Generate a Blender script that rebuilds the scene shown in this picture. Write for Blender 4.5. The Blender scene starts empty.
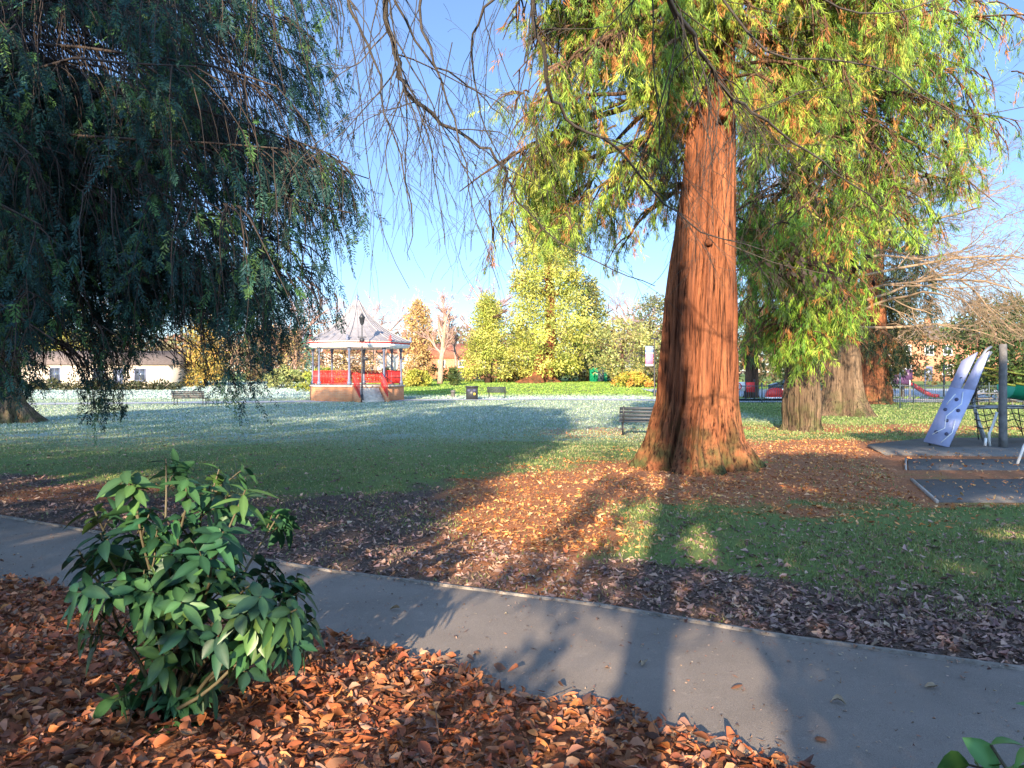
import bpy, math, random
import numpy as np
random.seed(7)
RNG = np.random.default_rng(11)
SC = bpy.context.scene
COL = SC.collection
F = 765.0; HOR = 372.0; CAMZ = 1.7
SUN_EL = 16.5; SUN_AZ = 13.1            # light travels towards +Y, turned 13 deg to +X
HX, HY = math.sin(math.radians(SUN_AZ)), math.cos(math.radians(SUN_AZ))
TANE = math.tan(math.radians(SUN_EL))

# ------------------------------------------------------------------ noise / terrain
_PT = np.random.default_rng(3).random((64, 64, 64)).astype(np.float32)
def noise3(x, y, z):
    x, y, z = np.broadcast_arrays(np.asarray(x, float), np.asarray(y, float), np.asarray(z, float))
    xi, yi, zi = np.floor(x).astype(int), np.floor(y).astype(int), np.floor(z).astype(int)
    fx, fy, fz = x - xi, y - yi, z - zi
    fx, fy, fz = fx*fx*(3-2*fx), fy*fy*(3-2*fy), fz*fz*(3-2*fz)
    def g(a, b, c): return _PT[(xi+a) & 63, (yi+b) & 63, (zi+c) & 63]
    def l(a, b, t): return a + (b-a)*t
    return l(l(l(g(0,0,0), g(1,0,0), fx), l(g(0,1,0), g(1,1,0), fx), fy),
             l(l(g(0,0,1), g(1,0,1), fx), l(g(0,1,1), g(1,1,1), fx), fy), fz)
def fbm(x, y, z=0.0, o=4):
    s = 0; a = 0.5; t = 0
    for k in range(o):
        s = s + a*noise3(np.asarray(x)*2**k + 17.3*k, np.asarray(y)*2**k + 5.1*k, np.asarray(z)*2**k)
        t += a; a *= 0.5
    return s/t
def sstep(a, b, x):
    t = np.clip((np.asarray(x, float)-a)/(b-a), 0, 1); return t*t*(3-2*t)
FAR_EDGE = np.array([(-26,17.5),(-16,13.6),(-9.5,10.7),(-6.0,8.97),(-3.9,7.8),(-1.55,6.5),(.64,5.53),(1.82,4.83),(2.92,4.36),(5,3.6),(9,2.6),(16,1.6)])
NEAR_EDGE = np.array([(-26,15.2),(-16,11.2),(-8.5,8.2),(-4.3,6.3),(-2.6,5.55),(-.75,4.62),(.04,4.03),(.62,3.66),(1.0,3.38),(2.2,2.75),(4.5,1.8),(8.5,.8),(16,-.2)])
def far_edge(x): return np.interp(x, FAR_EDGE[:,0], FAR_EDGE[:,1])
def near_edge(x): return np.interp(x, NEAR_EDGE[:,0], NEAR_EDGE[:,1])
def gz(x, y):
    x = np.asarray(x, float); y = np.asarray(y, float)
    z = -0.35*sstep(12, 30, y) + 0.75*sstep(60, 100, y) + 0.3*sstep(100, 160, y)
    return z
def gzf(x, y): return float(gz(x, y))
def G(px, d): 
    x = (px-512)/F*d; return (x, d, gzf(x, d))
def P(px, py, d): return np.array([(px-512)/F*d, d, CAMZ-(py-HOR)/F*d])
def proj(p):
    p = np.asarray(p, float); d = np.maximum(p[...,1], 1e-3)
    return 512+F*p[...,0]/d, HOR-F*(p[...,2]-CAMZ)/d, p[...,1] > .3
def inpoly(px, py, poly):
    poly = np.asarray(poly, float); r = np.zeros(np.shape(px), bool); n = len(poly)
    for i in range(n):
        x0, y0 = poly[i]; x1, y1 = poly[(i+1) % n]
        if y0 == y1: continue
        c = ((y0 > py) != (y1 > py)) & (px < (x1-x0)*(py-y0)/(y1-y0)+x0)
        r ^= c
    return r

# ------------------------------------------------------------------ mesh building
class MB:
    def __init__(s): s.v = []; s.f4 = []; s.f3 = []; s.c = []; s.n = 0
    def add(s, v, f4=None, f3=None, c=None):
        v = np.asarray(v, float).reshape(-1, 3)
        if f4 is not None and len(f4): s.f4.append(np.asarray(f4, int).reshape(-1, 4)+s.n)
        if f3 is not None and len(f3): s.f3.append(np.asarray(f3, int).reshape(-1, 3)+s.n)
        if c is None: c = np.ones((len(v), 3))
        c = np.broadcast_to(np.asarray(c, float), (len(v), 3)); s.c.append(c)
        s.v.append(v); s.n += len(v); return s
    def box(s, c, size, rz=0.0, rx=0.0, ry=0.0, col=None, taper=1.0):
        sx, sy, sz = [q/2 for q in size]
        v = np.array([(-sx,-sy,-sz),(sx,-sy,-sz),(sx,sy,-sz),(-sx,sy,-sz),(-sx*taper,-sy*taper,sz),(sx*taper,-sy*taper,sz),(sx*taper,sy*taper,sz),(-sx*taper,sy*taper,sz)])
        if rx: cc, ss = math.cos(rx), math.sin(rx); v = v @ np.array([(1,0,0),(0,cc,ss),(0,-ss,cc)])
        if ry: cc, ss = math.cos(ry), math.sin(ry); v = v @ np.array([(cc,0,-ss),(0,1,0),(ss,0,cc)])
        if rz: cc, ss = math.cos(rz), math.sin(rz); v = v @ np.array([(cc,ss,0),(-ss,cc,0),(0,0,1)])
        return s.add(v+np.asarray(c, float), [(0,3,2,1),(4,5,6,7),(0,1,5,4),(1,2,6,5),(2,3,7,6),(3,0,4,7)], c=col)
    def tube(s, pts, rad, n=6, cap=True, col=None):
        p = np.asarray(pts, float); m = len(p)
        r = np.broadcast_to(np.asarray(rad, float), (m,))
        t = np.gradient(p, axis=0); t /= np.linalg.norm(t, axis=1)[:,None]+1e-9
        ref = np.array([0,0,1.]) if abs(t[:,2]).mean() < .8 else np.array([1.,0,0])
        a = np.cross(t, ref); a /= np.linalg.norm(a, axis=1)[:,None]+1e-9
        b = np.cross(t, a)
        th = np.arange(n)/n*2*math.pi
        v = p[:,None]+r[:,None,None]*(np.cos(th)[None,:,None]*a[:,None]+np.sin(th)[None,:,None]*b[:,None])
        i = np.arange(m-1)[:,None]*n; j = np.arange(n)[None]; k = (j+1) % n
        f = np.stack([i+j, i+k, i+n+k, i+n+j], -1).reshape(-1, 4)
        v = v.reshape(-1, 3); f3 = []
        if cap:
            v = np.vstack([v, p[0], p[-1]])
            f3 = [(m*n, (q+1) % n, q) for q in range(n)]+[(m*n+1, (m-1)*n+q, (m-1)*n+(q+1) % n) for q in range(n)]
        return s.add(v, f, f3, col)
    def lathe(s, c, prof, n=24, col=None, rot=0.0):
        prof = np.asarray(prof, float); m = len(prof); th = np.arange(n)/n*2*math.pi+rot
        v = np.stack([prof[:,0][:,None]*np.cos(th), prof[:,0][:,None]*np.sin(th), np.repeat(prof[:,1][:,None], n, 1)], -1).reshape(-1, 3)
        i = np.arange(m-1)[:,None]*n; j = np.arange(n)[None]; k = (j+1) % n
        f = np.stack([i+j, i+k, i+n+k, i+n+j], -1).reshape(-1, 4)
        return s.add(v+np.asarray(c, float), f, None, col)
    def prism(s, poly, z0, z1, col=None):
        q = np.asarray(poly, float); n = len(q)
        v = np.vstack([np.c_[q, np.full(n, z0)], np.c_[q, np.full(n, z1)], [[*q.mean(0), z0]], [[*q.mean(0), z1]]])
        f = [(i, (i+1) % n, n+(i+1) % n, n+i) for i in range(n)]
        f3 = [(2*n, (i+1) % n, i) for i in range(n)]+[(2*n+1, n+i, n+(i+1) % n) for i in range(n)]
        return s.add(v, f, f3, col)
    def cards(s, p, d, w, length, width, col, mid=.45, fold=0.0):
        """rhombus leaves: base p, direction d, side w (unit arrays)"""
        n = len(p); length = np.broadcast_to(length, (n,))[:,None]; width = np.broadcast_to(width, (n,))[:,None]
        nn = np.cross(d, w)
        v = np.stack([p, p+d*length*mid+w*width*.5+nn*width*fold, p+d*length, p+d*length*mid-w*width*.5+nn*width*fold], 1).reshape(-1, 3)
        col = np.broadcast_to(col, (n, 3)); return s.add(v, np.arange(4*n).reshape(-1, 4), None, np.repeat(col, 4, 0))
    def build(s, name, mat, parent=None, smooth=False, origin=None, local=False):
        me = bpy.data.meshes.new(name)
        if not s.v: s.add(np.zeros((3,3)), None, [(0,1,2)])
        v = np.vstack(s.v); c = np.vstack(s.c)
        off = np.zeros(3)
        if parent is not None and not local: off = np.array(world_loc(parent))
        if origin is not None: off = np.asarray(origin, float)
        v = v-off
        f4 = np.vstack(s.f4) if s.f4 else np.zeros((0,4), int); f3 = np.vstack(s.f3) if s.f3 else np.zeros((0,3), int)
        me.vertices.add(len(v)); me.vertices.foreach_set('co', v.astype(np.float32).ravel())
        nl = f4.size+f3.size; me.loops.add(nl)
        me.loops.foreach_set('vertex_index', np.concatenate([f4.ravel(), f3.ravel()]).astype(np.int32))
        npoly = len(f4)+len(f3); me.polygons.add(npoly)
        me.polygons.foreach_set('loop_start', np.concatenate([np.arange(len(f4))*4, f4.size+np.arange(len(f3))*3]).astype(np.int32))
        if smooth: me.polygons.foreach_set('use_smooth', np.ones(npoly, bool))
        at = me.color_attributes.new('Col', 'FLOAT_COLOR', 'POINT')
        at.data.foreach_set('color', np.c_[c, np.ones(len(c))].astype(np.float32).ravel())
        me.update()
        me.materials.append(mat)
        o = bpy.data.objects.new(name, me); COL.objects.link(o)
        if parent is not None: o.parent = parent
        elif origin is not None: o.location = origin
        return o
def world_loc(o):
    l = np.array(o.location)
    while o.parent is not None: o = o.parent; l = l+np.array(o.location)
    return l
def tag(o, label=None, cat=None, group=None, kind=None):
    if label: o['label'] = label
    if cat: o['category'] = cat
    if group: o['group'] = group
    if kind: o['kind'] = kind
    return o
def thing(name, label, cat, loc=(0,0,0), group=None):
    o = bpy.data.objects.new(name, None); COL.objects.link(o); o.location = loc; o.empty_display_size = .3
    return tag(o, label, cat, group)
def copy_tree(o, parent=None):
    c = o.copy(); COL.objects.link(c)
    if parent is not None: c.parent = parent
    for ch in [q for q in bpy.data.objects if q.parent == o and q is not c]: copy_tree(ch, c)
    return c
def unit(a): return a/(np.linalg.norm(a, axis=-1, keepdims=True)+1e-9)
def rdir(n): return unit(RNG.normal(size=(n, 3)))
def pick(pal, n, var=.25):
    pal = np.asarray(pal, float); c = pal[RNG.integers(0, len(pal), n)]
    return np.clip(c*(1+var*RNG.uniform(-1, 1, (n, 1)))*(1+.08*RNG.uniform(-1, 1, (n, 3))), 0.003, .9)

# ------------------------------------------------------------------ materials
def mat_new(name):
    m = bpy.data.materials.new(name); m.use_nodes = True; nt = m.node_tree
    b = nt.nodes['Principled BSDF']; return m, nt, b
def N(nt, t, **kw):
    n = nt.nodes.new(t)
    for k, v in kw.items(): setattr(n, k, v)
    return n
def ramp(nt, fac, stops):
    r = N(nt, 'ShaderNodeValToRGB'); el = r.color_ramp.elements
    while len(el) < len(stops): el.new(.5)
    for e, (p, c) in zip(el, stops): e.position = p; e.color = (*c, 1) if len(c) == 3 else c
    nt.links.new(fac, r.inputs['Fac']); return r.outputs['Color']
def noise(nt, scale, detail=4, rough=.6, vec=None, dims=(1,1,1)):
    n = N(nt, 'ShaderNodeTexNoise'); n.inputs['Scale'].default_value = scale; n.inputs['Detail'].default_value = detail; n.inputs['Roughness'].default_value = rough
    if vec is None: vec = N(nt, 'ShaderNodeTexCoord').outputs['Object']
    if dims != (1,1,1):
        mp = N(nt, 'ShaderNodeMapping'); mp.inputs['Scale'].default_value = dims; nt.links.new(vec, mp.inputs['Vector']); vec = mp.outputs['Vector']
    nt.links.new(vec, n.inputs['Vector']); return n.outputs['Fac']
def bump(nt, b, h, strength=.4, dist=.02):
    k = N(nt, 'ShaderNodeBump'); k.inputs['Strength'].default_value = strength; k.inputs['Distance'].default_value = dist
    nt.links.new(h, k.inputs['Height']); nt.links.new(k.outputs['Normal'], b.inputs['Normal'])
def mix(nt, fac, a, b, mode='MIX'):
    m = N(nt, 'ShaderNodeMix', data_type='RGBA', blend_type=mode)
    for s, v in ((0, fac), (6, a), (7, b)):
        if isinstance(v, (int, float)): m.inputs[s].default_value = v
        elif isinstance(v, tuple): m.inputs[s].default_value = (*v, 1)
        else: nt.links.new(v, m.inputs[s])
    return m.outputs[2]
def simple(name, col, rough=.6, metal=0.0, var=.25, scale=6, bstr=.15, spec=.4, col2=None):
    m, nt, b = mat_new(name); f = noise(nt, scale, 5)
    c2 = col2 or tuple(q*(1-var) for q in col)
    nt.links.new(ramp(nt, f, [(.3, c2), (.7, tuple(min(1, q*(1+var*.4)) for q in col))]), b.inputs['Base Color'])
    b.inputs['Roughness'].default_value = rough; b.inputs['Metallic'].default_value = metal; b.inputs['Specular IOR Level'].default_value = spec
    bump(nt, b, noise(nt, scale*6, 3), bstr, .01); return m
def leafmat(name, trans=.3, rough=.55, spec=.3):
    m, nt, b = mat_new(name); a = N(nt, 'ShaderNodeAttribute', attribute_name='Col')
    nt.links.new(a.outputs['Color'], b.inputs['Base Color']); b.inputs['Roughness'].default_value = rough; b.inputs['Specular IOR Level'].default_value = spec
    if trans:
        t = N(nt, 'ShaderNodeBsdfTranslucent'); nt.links.new(a.outputs['Color'], t.inputs['Color'])
        ms = N(nt, 'ShaderNodeMixShader'); ms.inputs[0].default_value = trans
        nt.links.new(b.outputs[0], ms.inputs[1]); nt.links.new(t.outputs[0], ms.inputs[2]); nt.links.new(ms.outputs[0], nt.nodes['Material Output'].inputs['Surface'])
    return m
def barkmat(name, c1, c2, c3, scale=3.0, moss=None):
    m, nt, b = mat_new(name)
    f = noise(nt, scale, 6, .65, dims=(1,1,.12)); g = noise(nt, scale*.5, 4, .6, dims=(1,1,.35))
    c = ramp(nt, f, [(.3, c1), (.5, c2), (.72, c3)])
    c = mix(nt, g, c, tuple(q*.55 for q in c2), 'MIX') if False else mix(nt, .55, c, ramp(nt, g, [(.3, c1), (.65, c3)]))
    if moss:
        geo = N(nt, 'ShaderNodeTexCoord'); sp = N(nt, 'ShaderNodeSeparateXYZ'); nt.links.new(geo.outputs['Object'], sp.inputs[0])
        mr = N(nt, 'ShaderNodeMapRange'); mr.inputs[1].default_value = 1.5; mr.inputs[2].default_value = 0.0; nt.links.new(sp.outputs['Z'], mr.inputs[0])
        mm = N(nt, 'ShaderNodeMath', operation='MULTIPLY'); nt.links.new(mr.outputs[0], mm.inputs[0]); nt.links.new(ramp(nt, noise(nt, 2.5, 5), [(.42, (0,0,0)), (.62, (1,1,1))]), mm.inputs[1])
        c = mix(nt, mm.outputs[0], c, moss)
    nt.links.new(c, b.inputs['Base Color']); b.inputs['Roughness'].default_value = .9; b.inputs['Specular IOR Level'].default_value = .15
    fb = noise(nt, scale*7, 5, .7, dims=(1,1,.05)); c = mix(nt, ramp(nt, fb, [(.36, (1,1,1)), (.52, (0,0,0))]), c, tuple(q*.45 for q in c1))
    nt.links.new(c, b.inputs['Base Color'])
    hh = N(nt, 'ShaderNodeMath', operation='ADD'); nt.links.new(fb, hh.inputs[0]); nt.links.new(noise(nt, scale*2.2, 5, .7, dims=(1,1,.10)), hh.inputs[1])
    bump(nt, b, hh.outputs[0], 1.0, .05); return m
M = {}
M['needle'] = leafmat('needle_foliage', .25, .6)
M['needle_thin'] = leafmat('hanging_foliage', .38, .6)
M['laurel'] = leafmat('glossy_leaf', .2, .42, .4)
M['dead'] = leafmat('dead_leaf', .15, .6, .3)
M['grass'] = leafmat('grass_blade', .3, .6)
M['redbark'] = barkmat('sequoia_bark', (.05,.017,.010), (.21,.07,.034), (.40,.155,.07), 3.0, (.06,.075,.03))
M['greybark'] = barkmat('grey_brown_bark', (.045,.03,.022), (.13,.085,.055), (.23,.155,.10), 3.0, (.07,.08,.03))
M['darkbark'] = barkmat('dark_bark', (.03,.02,.015), (.085,.05,.035), (.15,.085,.055), 4.0)
M['limbbark'] = barkmat('limb_bark', (.05,.032,.022), (.13,.075,.045), (.24,.14,.08), 4.0)
M['palebark'] = barkmat('pale_bark', (.25,.17,.11), (.42,.30,.2), (.55,.42,.3), 4.0)
M['twig'] = simple('twig_bark', (.12,.075,.055), .8, var=.5, scale=9)
M['beech'] = simple('beech_bark', (.07,.058,.048), .75, var=.5, scale=14, bstr=.4)
M['darktwig'] = simple('dark_twig', (.045,.032,.026), .85, var=.4)
M['paletwig'] = simple('pale_twig', (.27,.19,.125), .8, var=.35)
M['pinktwig'] = simple('pinkish_twig', (.36,.22,.18), .8, var=.35)
M['stem'] = simple('shrub_stem', (.10,.085,.05), .7, var=.4, scale=12)
M['darkmetal'] = simple('dark_painted_metal', (.028,.03,.036), .45, var=.3)
M['greymetal'] = simple('galvanised_metal', (.33,.34,.36), .42, .6, var=.3)
M['benchwood'] = simple('weathered_bench_wood', (.105,.08,.07), .75, var=.45, scale=10)
M['benchdark'] = simple('dark_bench_slats', (.035,.042,.055), .55, var=.35, scale=10)
M['red'] = simple('red_gloss_paint', (.62,.035,.03), .4, var=.2)
M['white'] = simple('white_paint', (.78,.76,.74), .5, var=.08)
M['bluecol'] = simple('blue_grey_paint', (.11,.13,.2), .45, var=.2)
M['lead'] = simple('lead_roof', (.27,.255,.265), .5, .0, var=.22, scale=3)
M['stone'] = simple('stone_slab', (.48,.4,.33), .85, var=.3, scale=5)
M['slate'] = simple('roof_slate', (.14,.11,.1), .8, var=.3, scale=4)
M['tile'] = simple('red_roof_tile', (.27,.1,.065), .85, var=.35, scale=3)
M['cream'] = simple('cream_render', (.60,.51,.41), .85, var=.12, scale=2)
M['glass'] = simple('window_glass', (.05,.06,.08), .08, var=.2, spec=.8)
M['lavender'] = simple('lavender_board', (.33,.36,.56), .5, var=.14, scale=5)
M['hole'] = simple('dark_recess', (.06,.06,.11), .6)
M['wood'] = simple('grey_timber_post', (.13,.125,.125), .8, var=.5, scale=7, bstr=.4)
M['rope'] = simple('black_rope', (.03,.03,.03), .8)
M['yrope'] = simple('yellow_rope', (.6,.5,.06), .7)
M['greenplastic'] = simple('green_plastic', (.01,.22,.11), .35, var=.15)
M['yellow'] = simple('yellow_plastic', (.75,.55,.05), .4)
M['purple'] = simple('purple_plastic', (.10,.05,.13), .4)
M['darkred'] = simple('dark_red_plastic', (.18,.02,.035), .35)
M['fencegreen'] = simple('blue_green_railing', (.05,.075,.09), .5)
M['edgeboard'] = simple('pale_timber_edge', (.38,.33,.29), .8, var=.3, scale=9)
M['kerb'] = simple('concrete_edging', (.25,.22,.19), .95, var=.6, scale=8, bstr=.5)
M['pink'] = simple('pink_cloth', (.75,.2,.34), .7)
M['bluecloth'] = simple('blue_cloth', (.2,.28,.6), .7)
M['carpaint'] = simple('dark_car_paint', (.03,.035,.045), .25, .3)
M['tyre'] = simple('tyre_rubber', (.02,.02,.02), .8)

def brickmat(name, c1, c2, mortar, sc):
    m, nt, b = mat_new(name); t = N(nt, 'ShaderNodeTexBrick'); tc = N(nt, 'ShaderNodeTexCoord')
    sp = N(nt, 'ShaderNodeSeparateXYZ'); nt.links.new(tc.outputs['Object'], sp.inputs[0])
    ad = N(nt, 'ShaderNodeMath', operation='ADD'); nt.links.new(sp.outputs['X'], ad.inputs[0]); nt.links.new(sp.outputs['Y'], ad.inputs[1])
    cb = N(nt, 'ShaderNodeCombineXYZ'); nt.links.new(ad.outputs[0], cb.inputs[0]); nt.links.new(sp.outputs['Z'], cb.inputs[1]); nt.links.new(cb.outputs[0], t.inputs['Vector'])
    t.inputs['Scale'].default_value = sc; t.inputs['Color1'].default_value = (*c1, 1); t.inputs['Color2'].default_value = (*c2, 1); t.inputs['Mortar'].default_value = (*mortar, 1)
    t.inputs['Mortar Size'].default_value = .02
    c = mix(nt, .5, t.outputs['Color'], ramp(nt, noise(nt, 1.3, 5), [(.3, tuple(q*.6 for q in c1)), (.7, c2)]))
    nt.links.new(c, b.inputs['Base Color']); b.inputs['Roughness'].default_value = .9; return m
M['brick'] = brickmat('orange_red_brick', (.42,.15,.075), (.52,.22,.11), (.4,.33,.27), 2.2)
M['basestone'] = brickmat('bandstand_brick', (.50,.18,.075), (.60,.27,.12), (.45,.30,.2), 2.0)

# asphalt path
def asphalt(name, dark, light, blotch=.5):
    m, nt, b = mat_new(name)
    f = noise(nt, 140, 3, .8); g = noise(nt, 1.3, 5, .6); h = noise(nt, 18, 4, .7)
    c = ramp(nt, f, [(.35, tuple(q*.55 for q in dark)), (.64, tuple(q*1.35 for q in light))])
    c = mix(nt, .6, c, ramp(nt, g, [(.3, tuple(q*.6 for q in dark)), (.7, tuple(q*1.1 for q in light))])); f2 = noise(nt, 420, 2, .9); c = mix(nt, .45, c, ramp(nt, f2, [(.35, tuple(q*.35 for q in dark)), (.65, tuple(min(1, q*1.7) for q in light))]))
    c = mix(nt, ramp(nt, h, [(.6, (0,0,0)), (.78, (.55,.55,.55))]), c, tuple(q*1.5 for q in light))
    nt.links.new(c, b.inputs['Base Color']); b.inputs['Roughness'].default_value = .85; b.inputs['Specular IOR Level'].default_value = .3
    bump(nt, b, f, .5, .006); return m
M['asphalt'] = asphalt('tarmac', (.135,.115,.100), (.235,.20,.172))
M['asphalt_far'] = asphalt('frosty_tarmac', (.30,.31,.34), (.42,.43,.46))
M['mat'] = asphalt('rubber_matting', (.115,.112,.108), (.18,.172,.165))

# ------------------------------------------------------------------ ground
MAIN = np.array([3.14, 13.75]); 
def weights(x, y):
    """litter, frost, green brightness"""
    n1 = fbm(x*.35, y*.35, 1.7); n2 = fbm(x*1.3, y*1.3, 4.2); n3 = fbm(x*4, y*4, 7.7, 3)
    nn = (n1-.5)*1.2+(n2-.5)*.9+(n3-.5)*.5
    e = y-far_edge(x)
    soil = 1-sstep(1.1, 2.3, e+nn*1.6-np.where(x < 0, .6, 0.))
    soil = np.maximum(soil, (1-sstep(.5, 1.15, np.hypot((x+1.9)/3.4, (y-9.0)/2.9)+nn*1.2))*.75)
    litter = 1-sstep(.55, 1.15, np.hypot((x-3.6)/3.6, (y-12.6)/3.4)+nn*.9)
    litter = np.maximum(litter, 1-sstep(.5, 1.15, np.hypot((x-9)/6.5, (y-16.5)/5.0)+nn*.8))
    litter = np.maximum(litter, (1-sstep(.4, 1.1, np.hypot((x-.2)/1.4, (y-9.5)/4.5)+nn*.9))*.95)
    litter = np.maximum(litter, (1-sstep(.4, 1.1, np.hypot((x-13)/9, (y-27)/4)+nn*.9))*.7)
    litter = np.maximum(litter, (1-sstep(.4, 1.1, np.hypot((x-3)/2.6, (y-26)/6)+nn*.9))*.5)
    litter = np.maximum(litter, (1-sstep(.4, 1.1, np.hypot((x+6.5)/2.5, (y-10.8)/.9)+nn*.9))*.7)
    litter = np.maximum(litter, np.where(y < near_edge(x), 1.0, 0.0))
    litter = np.maximum(litter, ((x > 5.2) & (x < 27) & (y > 9.6) & (y < 20.8))*np.clip(.55+nn*.9, 0, 1))
    track = 1-sstep(.3, .9, np.abs(y-(16+np.interp(x, [-14,-10.7,-9,-6,-2], [-1.5,0,5.5,13,19])))/np.maximum(1, y*.04)+nn*.3)
    track = track*(x < -5)*(y > 13)
    frost = sstep(8, 20, y+nn*9-np.where(x > -2, (x+2)*1.4, 0))*(1-sstep(52, 60, y+nn*4))*(1-sstep(5, 9, x+nn*4))
    frost = np.maximum(frost, .9*sstep(28, 38, y+nn*6)*(1-sstep(60, 70, y))*(1-sstep(10, 13, x)))
    frost = frost*(.28+.72*sstep(15, 36, y))
    frost = np.maximum(frost, (x < -17+nn*4)*sstep(40, 50, y)*(1-sstep(95, 120, y)))
    return np.clip(soil, 0, 1), np.clip(litter, 0, 1), np.clip(frost, 0, 1), np.clip(track, 0, 1)
def axis(a, b, fine0, fine1, step, grow):
    m = list(np.arange(fine0, fine1, step)); s = step; q = m[-1]
    while q < b: s *= grow; q += s; m.append(q)
    s = step; q = m[0]; pre = []
    while q > a: s *= grow; q -= s; pre.append(q)
    return np.array(pre[::-1]+m)
gx = axis(-400, 400, -7, 10, .11, 1.07); gy = axis(-70, 700, 1.0, 18, .11, 1.045)
XX, YY = np.meshgrid(gx, gy)
under = (YY < far_edge(XX)+.12) & (YY > near_edge(XX)+.14)
bumpz = (fbm(XX*.9, YY*.9, 2.0)-.5)*.10+(fbm(XX*6, YY*6, 9.0, 3)-.5)*.05
onside = YY < near_edge(XX)
ZZ = gz(XX, YY)+bumpz*np.exp(-np.maximum(0, YY-14)/14)*sstep(0.0, .5, np.abs(YY-far_edge(XX)))*sstep(.05, .6, np.abs(YY-near_edge(XX)))
ZZ = np.where(onside, ZZ+.03*sstep(0, .8, near_edge(XX)-YY)+.05*sstep(.4, 2.0, near_edge(XX)-YY)*(XX < 1.5), ZZ)
ZZ = np.where((YY > near_edge(XX)-.05) & ~under & (YY < far_edge(XX)), np.minimum(ZZ, .004), ZZ)
ZZ = np.where(under, -.03, ZZ)
# flat under play mats
ZZ = np.where((XX > 5.2) & (YY > 9.6) & (YY < 20.5) & (XX > 5.4+(YY-10)*.35), gz(XX, YY)-.015, ZZ)
so, li, fr, tr = weights(XX, YY)
ny, nx = XX.shape
idx = np.arange(ny*nx).reshape(ny, nx)
quads = np.stack([idx[:-1,:-1], idx[:-1,1:], idx[1:,1:], idx[1:,:-1]], -1).reshape(-1, 4)
g = MB(); g.add(np.stack([XX, YY, ZZ], -1).reshape(-1, 3), quads, None, np.stack([so, li, np.maximum(fr, 0)], -1).reshape(-1, 3))
mg, nt, b = mat_new('park_ground')
at = N(nt, 'ShaderNodeAttribute', attribute_name='Col'); sp = N(nt, 'ShaderNodeSeparateColor'); nt.links.new(at.outputs['Color'], sp.inputs[0])
hf = noise(nt, 55, 5, .75); mf = noise(nt, 9, 5, .65); lf = noise(nt, .7, 5, .6)
grass = ramp(nt, hf, [(.3, (.05,.07,.028)), (.5, (.12,.18,.06)), (.72, (.24,.28,.12))])
grass = mix(nt, .5, grass, ramp(nt, lf, [(.3, (.13,.22,.05)), (.7, (.22,.26,.09))]))
soilc = ramp(nt, hf, [(.3, (.045,.032,.027)), (.52, (.13,.092,.075)), (.7, (.26,.18,.145))])
litc = ramp(nt, hf, [(.3, (.12,.048,.03)), (.5, (.40,.17,.08)), (.68, (.64,.33,.18))])
litc = mix(nt, .4, litc, ramp(nt, mf, [(.3, (.14,.065,.04)), (.7, (.46,.19,.09))]))
def brk(w, k=.55):
    a = N(nt, 'ShaderNodeMath', operation='MULTIPLY_ADD'); nt.links.new(hf, a.inputs[0]); a.inputs[1].default_value = k; nt.links.new(w, a.inputs[2])
    return ramp(nt, a.outputs[0], [(.5*k+.28, (0,0,0)), (.5*k+.66, (1,1,1))])
c = mix(nt, brk(sp.outputs[2], .9), grass, mix(nt, ramp(nt, mf, [(.3, (0,0,0)), (.7, (1,1,1))]), mix(nt, hf, (.10,.16,.09), (.30,.38,.32)), mix(nt, hf, (.22,.29,.24), (.48,.53,.50))))
c = mix(nt, brk(sp.outputs[0]), c, soilc); c = mix(nt, brk(sp.outputs[1]), c, litc)
nt.links.new(c, b.inputs['Base Color']); b.inputs['Roughness'].default_value = .95; b.inputs['Specular IOR Level'].default_value = .15
bump(nt, b, hf, .9, .03)
tag(g.build('ground', mg, smooth=True), kind='structure')

# near path with concrete edging
xs = np.concatenate([np.linspace(-26, -7, 40), np.linspace(-6.9, 4, 150), np.linspace(4.2, 16, 30)])
wob = (fbm(xs*1.1, 0*xs, 3.3)-.5)*.05
fe = far_edge(xs)+wob; ne = near_edge(xs)+wob*1.4
k = 12; tt = np.linspace(0, 1, k)
pv = np.stack([np.repeat(xs[:,None], k, 1), fe[:,None]*(1-tt)+ne[:,None]*tt, np.zeros((len(xs), k))], -1)
pv[...,2] = .012*(1-(2*tt-1)**2)+gz(pv[...,0], pv[...,1])+(fbm(pv[...,0]*1.5, pv[...,1]*1.5, 5)-.5)*.012
ii = np.arange(len(xs)*k).reshape(len(xs), k)
pq = np.stack([ii[:-1,:-1], ii[:-1,1:], ii[1:,1:], ii[1:,:-1]], -1).reshape(-1, 4)
m = MB(); m.add(pv.reshape(-1, 3), pq[:, ::-1]); tag(m.build('path', M['asphalt'], smooth=True), kind='structure')
def strip(mb, xs, ys, w, z0, z1):
    p = np.stack([xs, ys], -1); t = np.gradient(p, axis=0); t /= np.linalg.norm(t, axis=1)[:,None]; nrm = np.stack([-t[:,1], t[:,0]], -1)
    a = p-nrm*w/2; bq = p+nrm*w/2; z = gz(xs, ys)
    v = np.stack([np.c_[a, z+z0], np.c_[a, z+z1], np.c_[bq, z+z1], np.c_[bq, z+z0]], 1); n = len(xs)
    f = []
    for i in range(n-1):
        for j in range(3): f.append((i*4+j, i*4+j+1, i*4+4+j+1, i*4+4+j))
    mb.add(v.reshape(-1, 3), f)
m = MB(); strip(m, xs, far_edge(xs)+wob+.02, .038, -.08, .018+0*xs); 
tag(m.build('path_kerb', M['kerb']), kind='structure')
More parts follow.
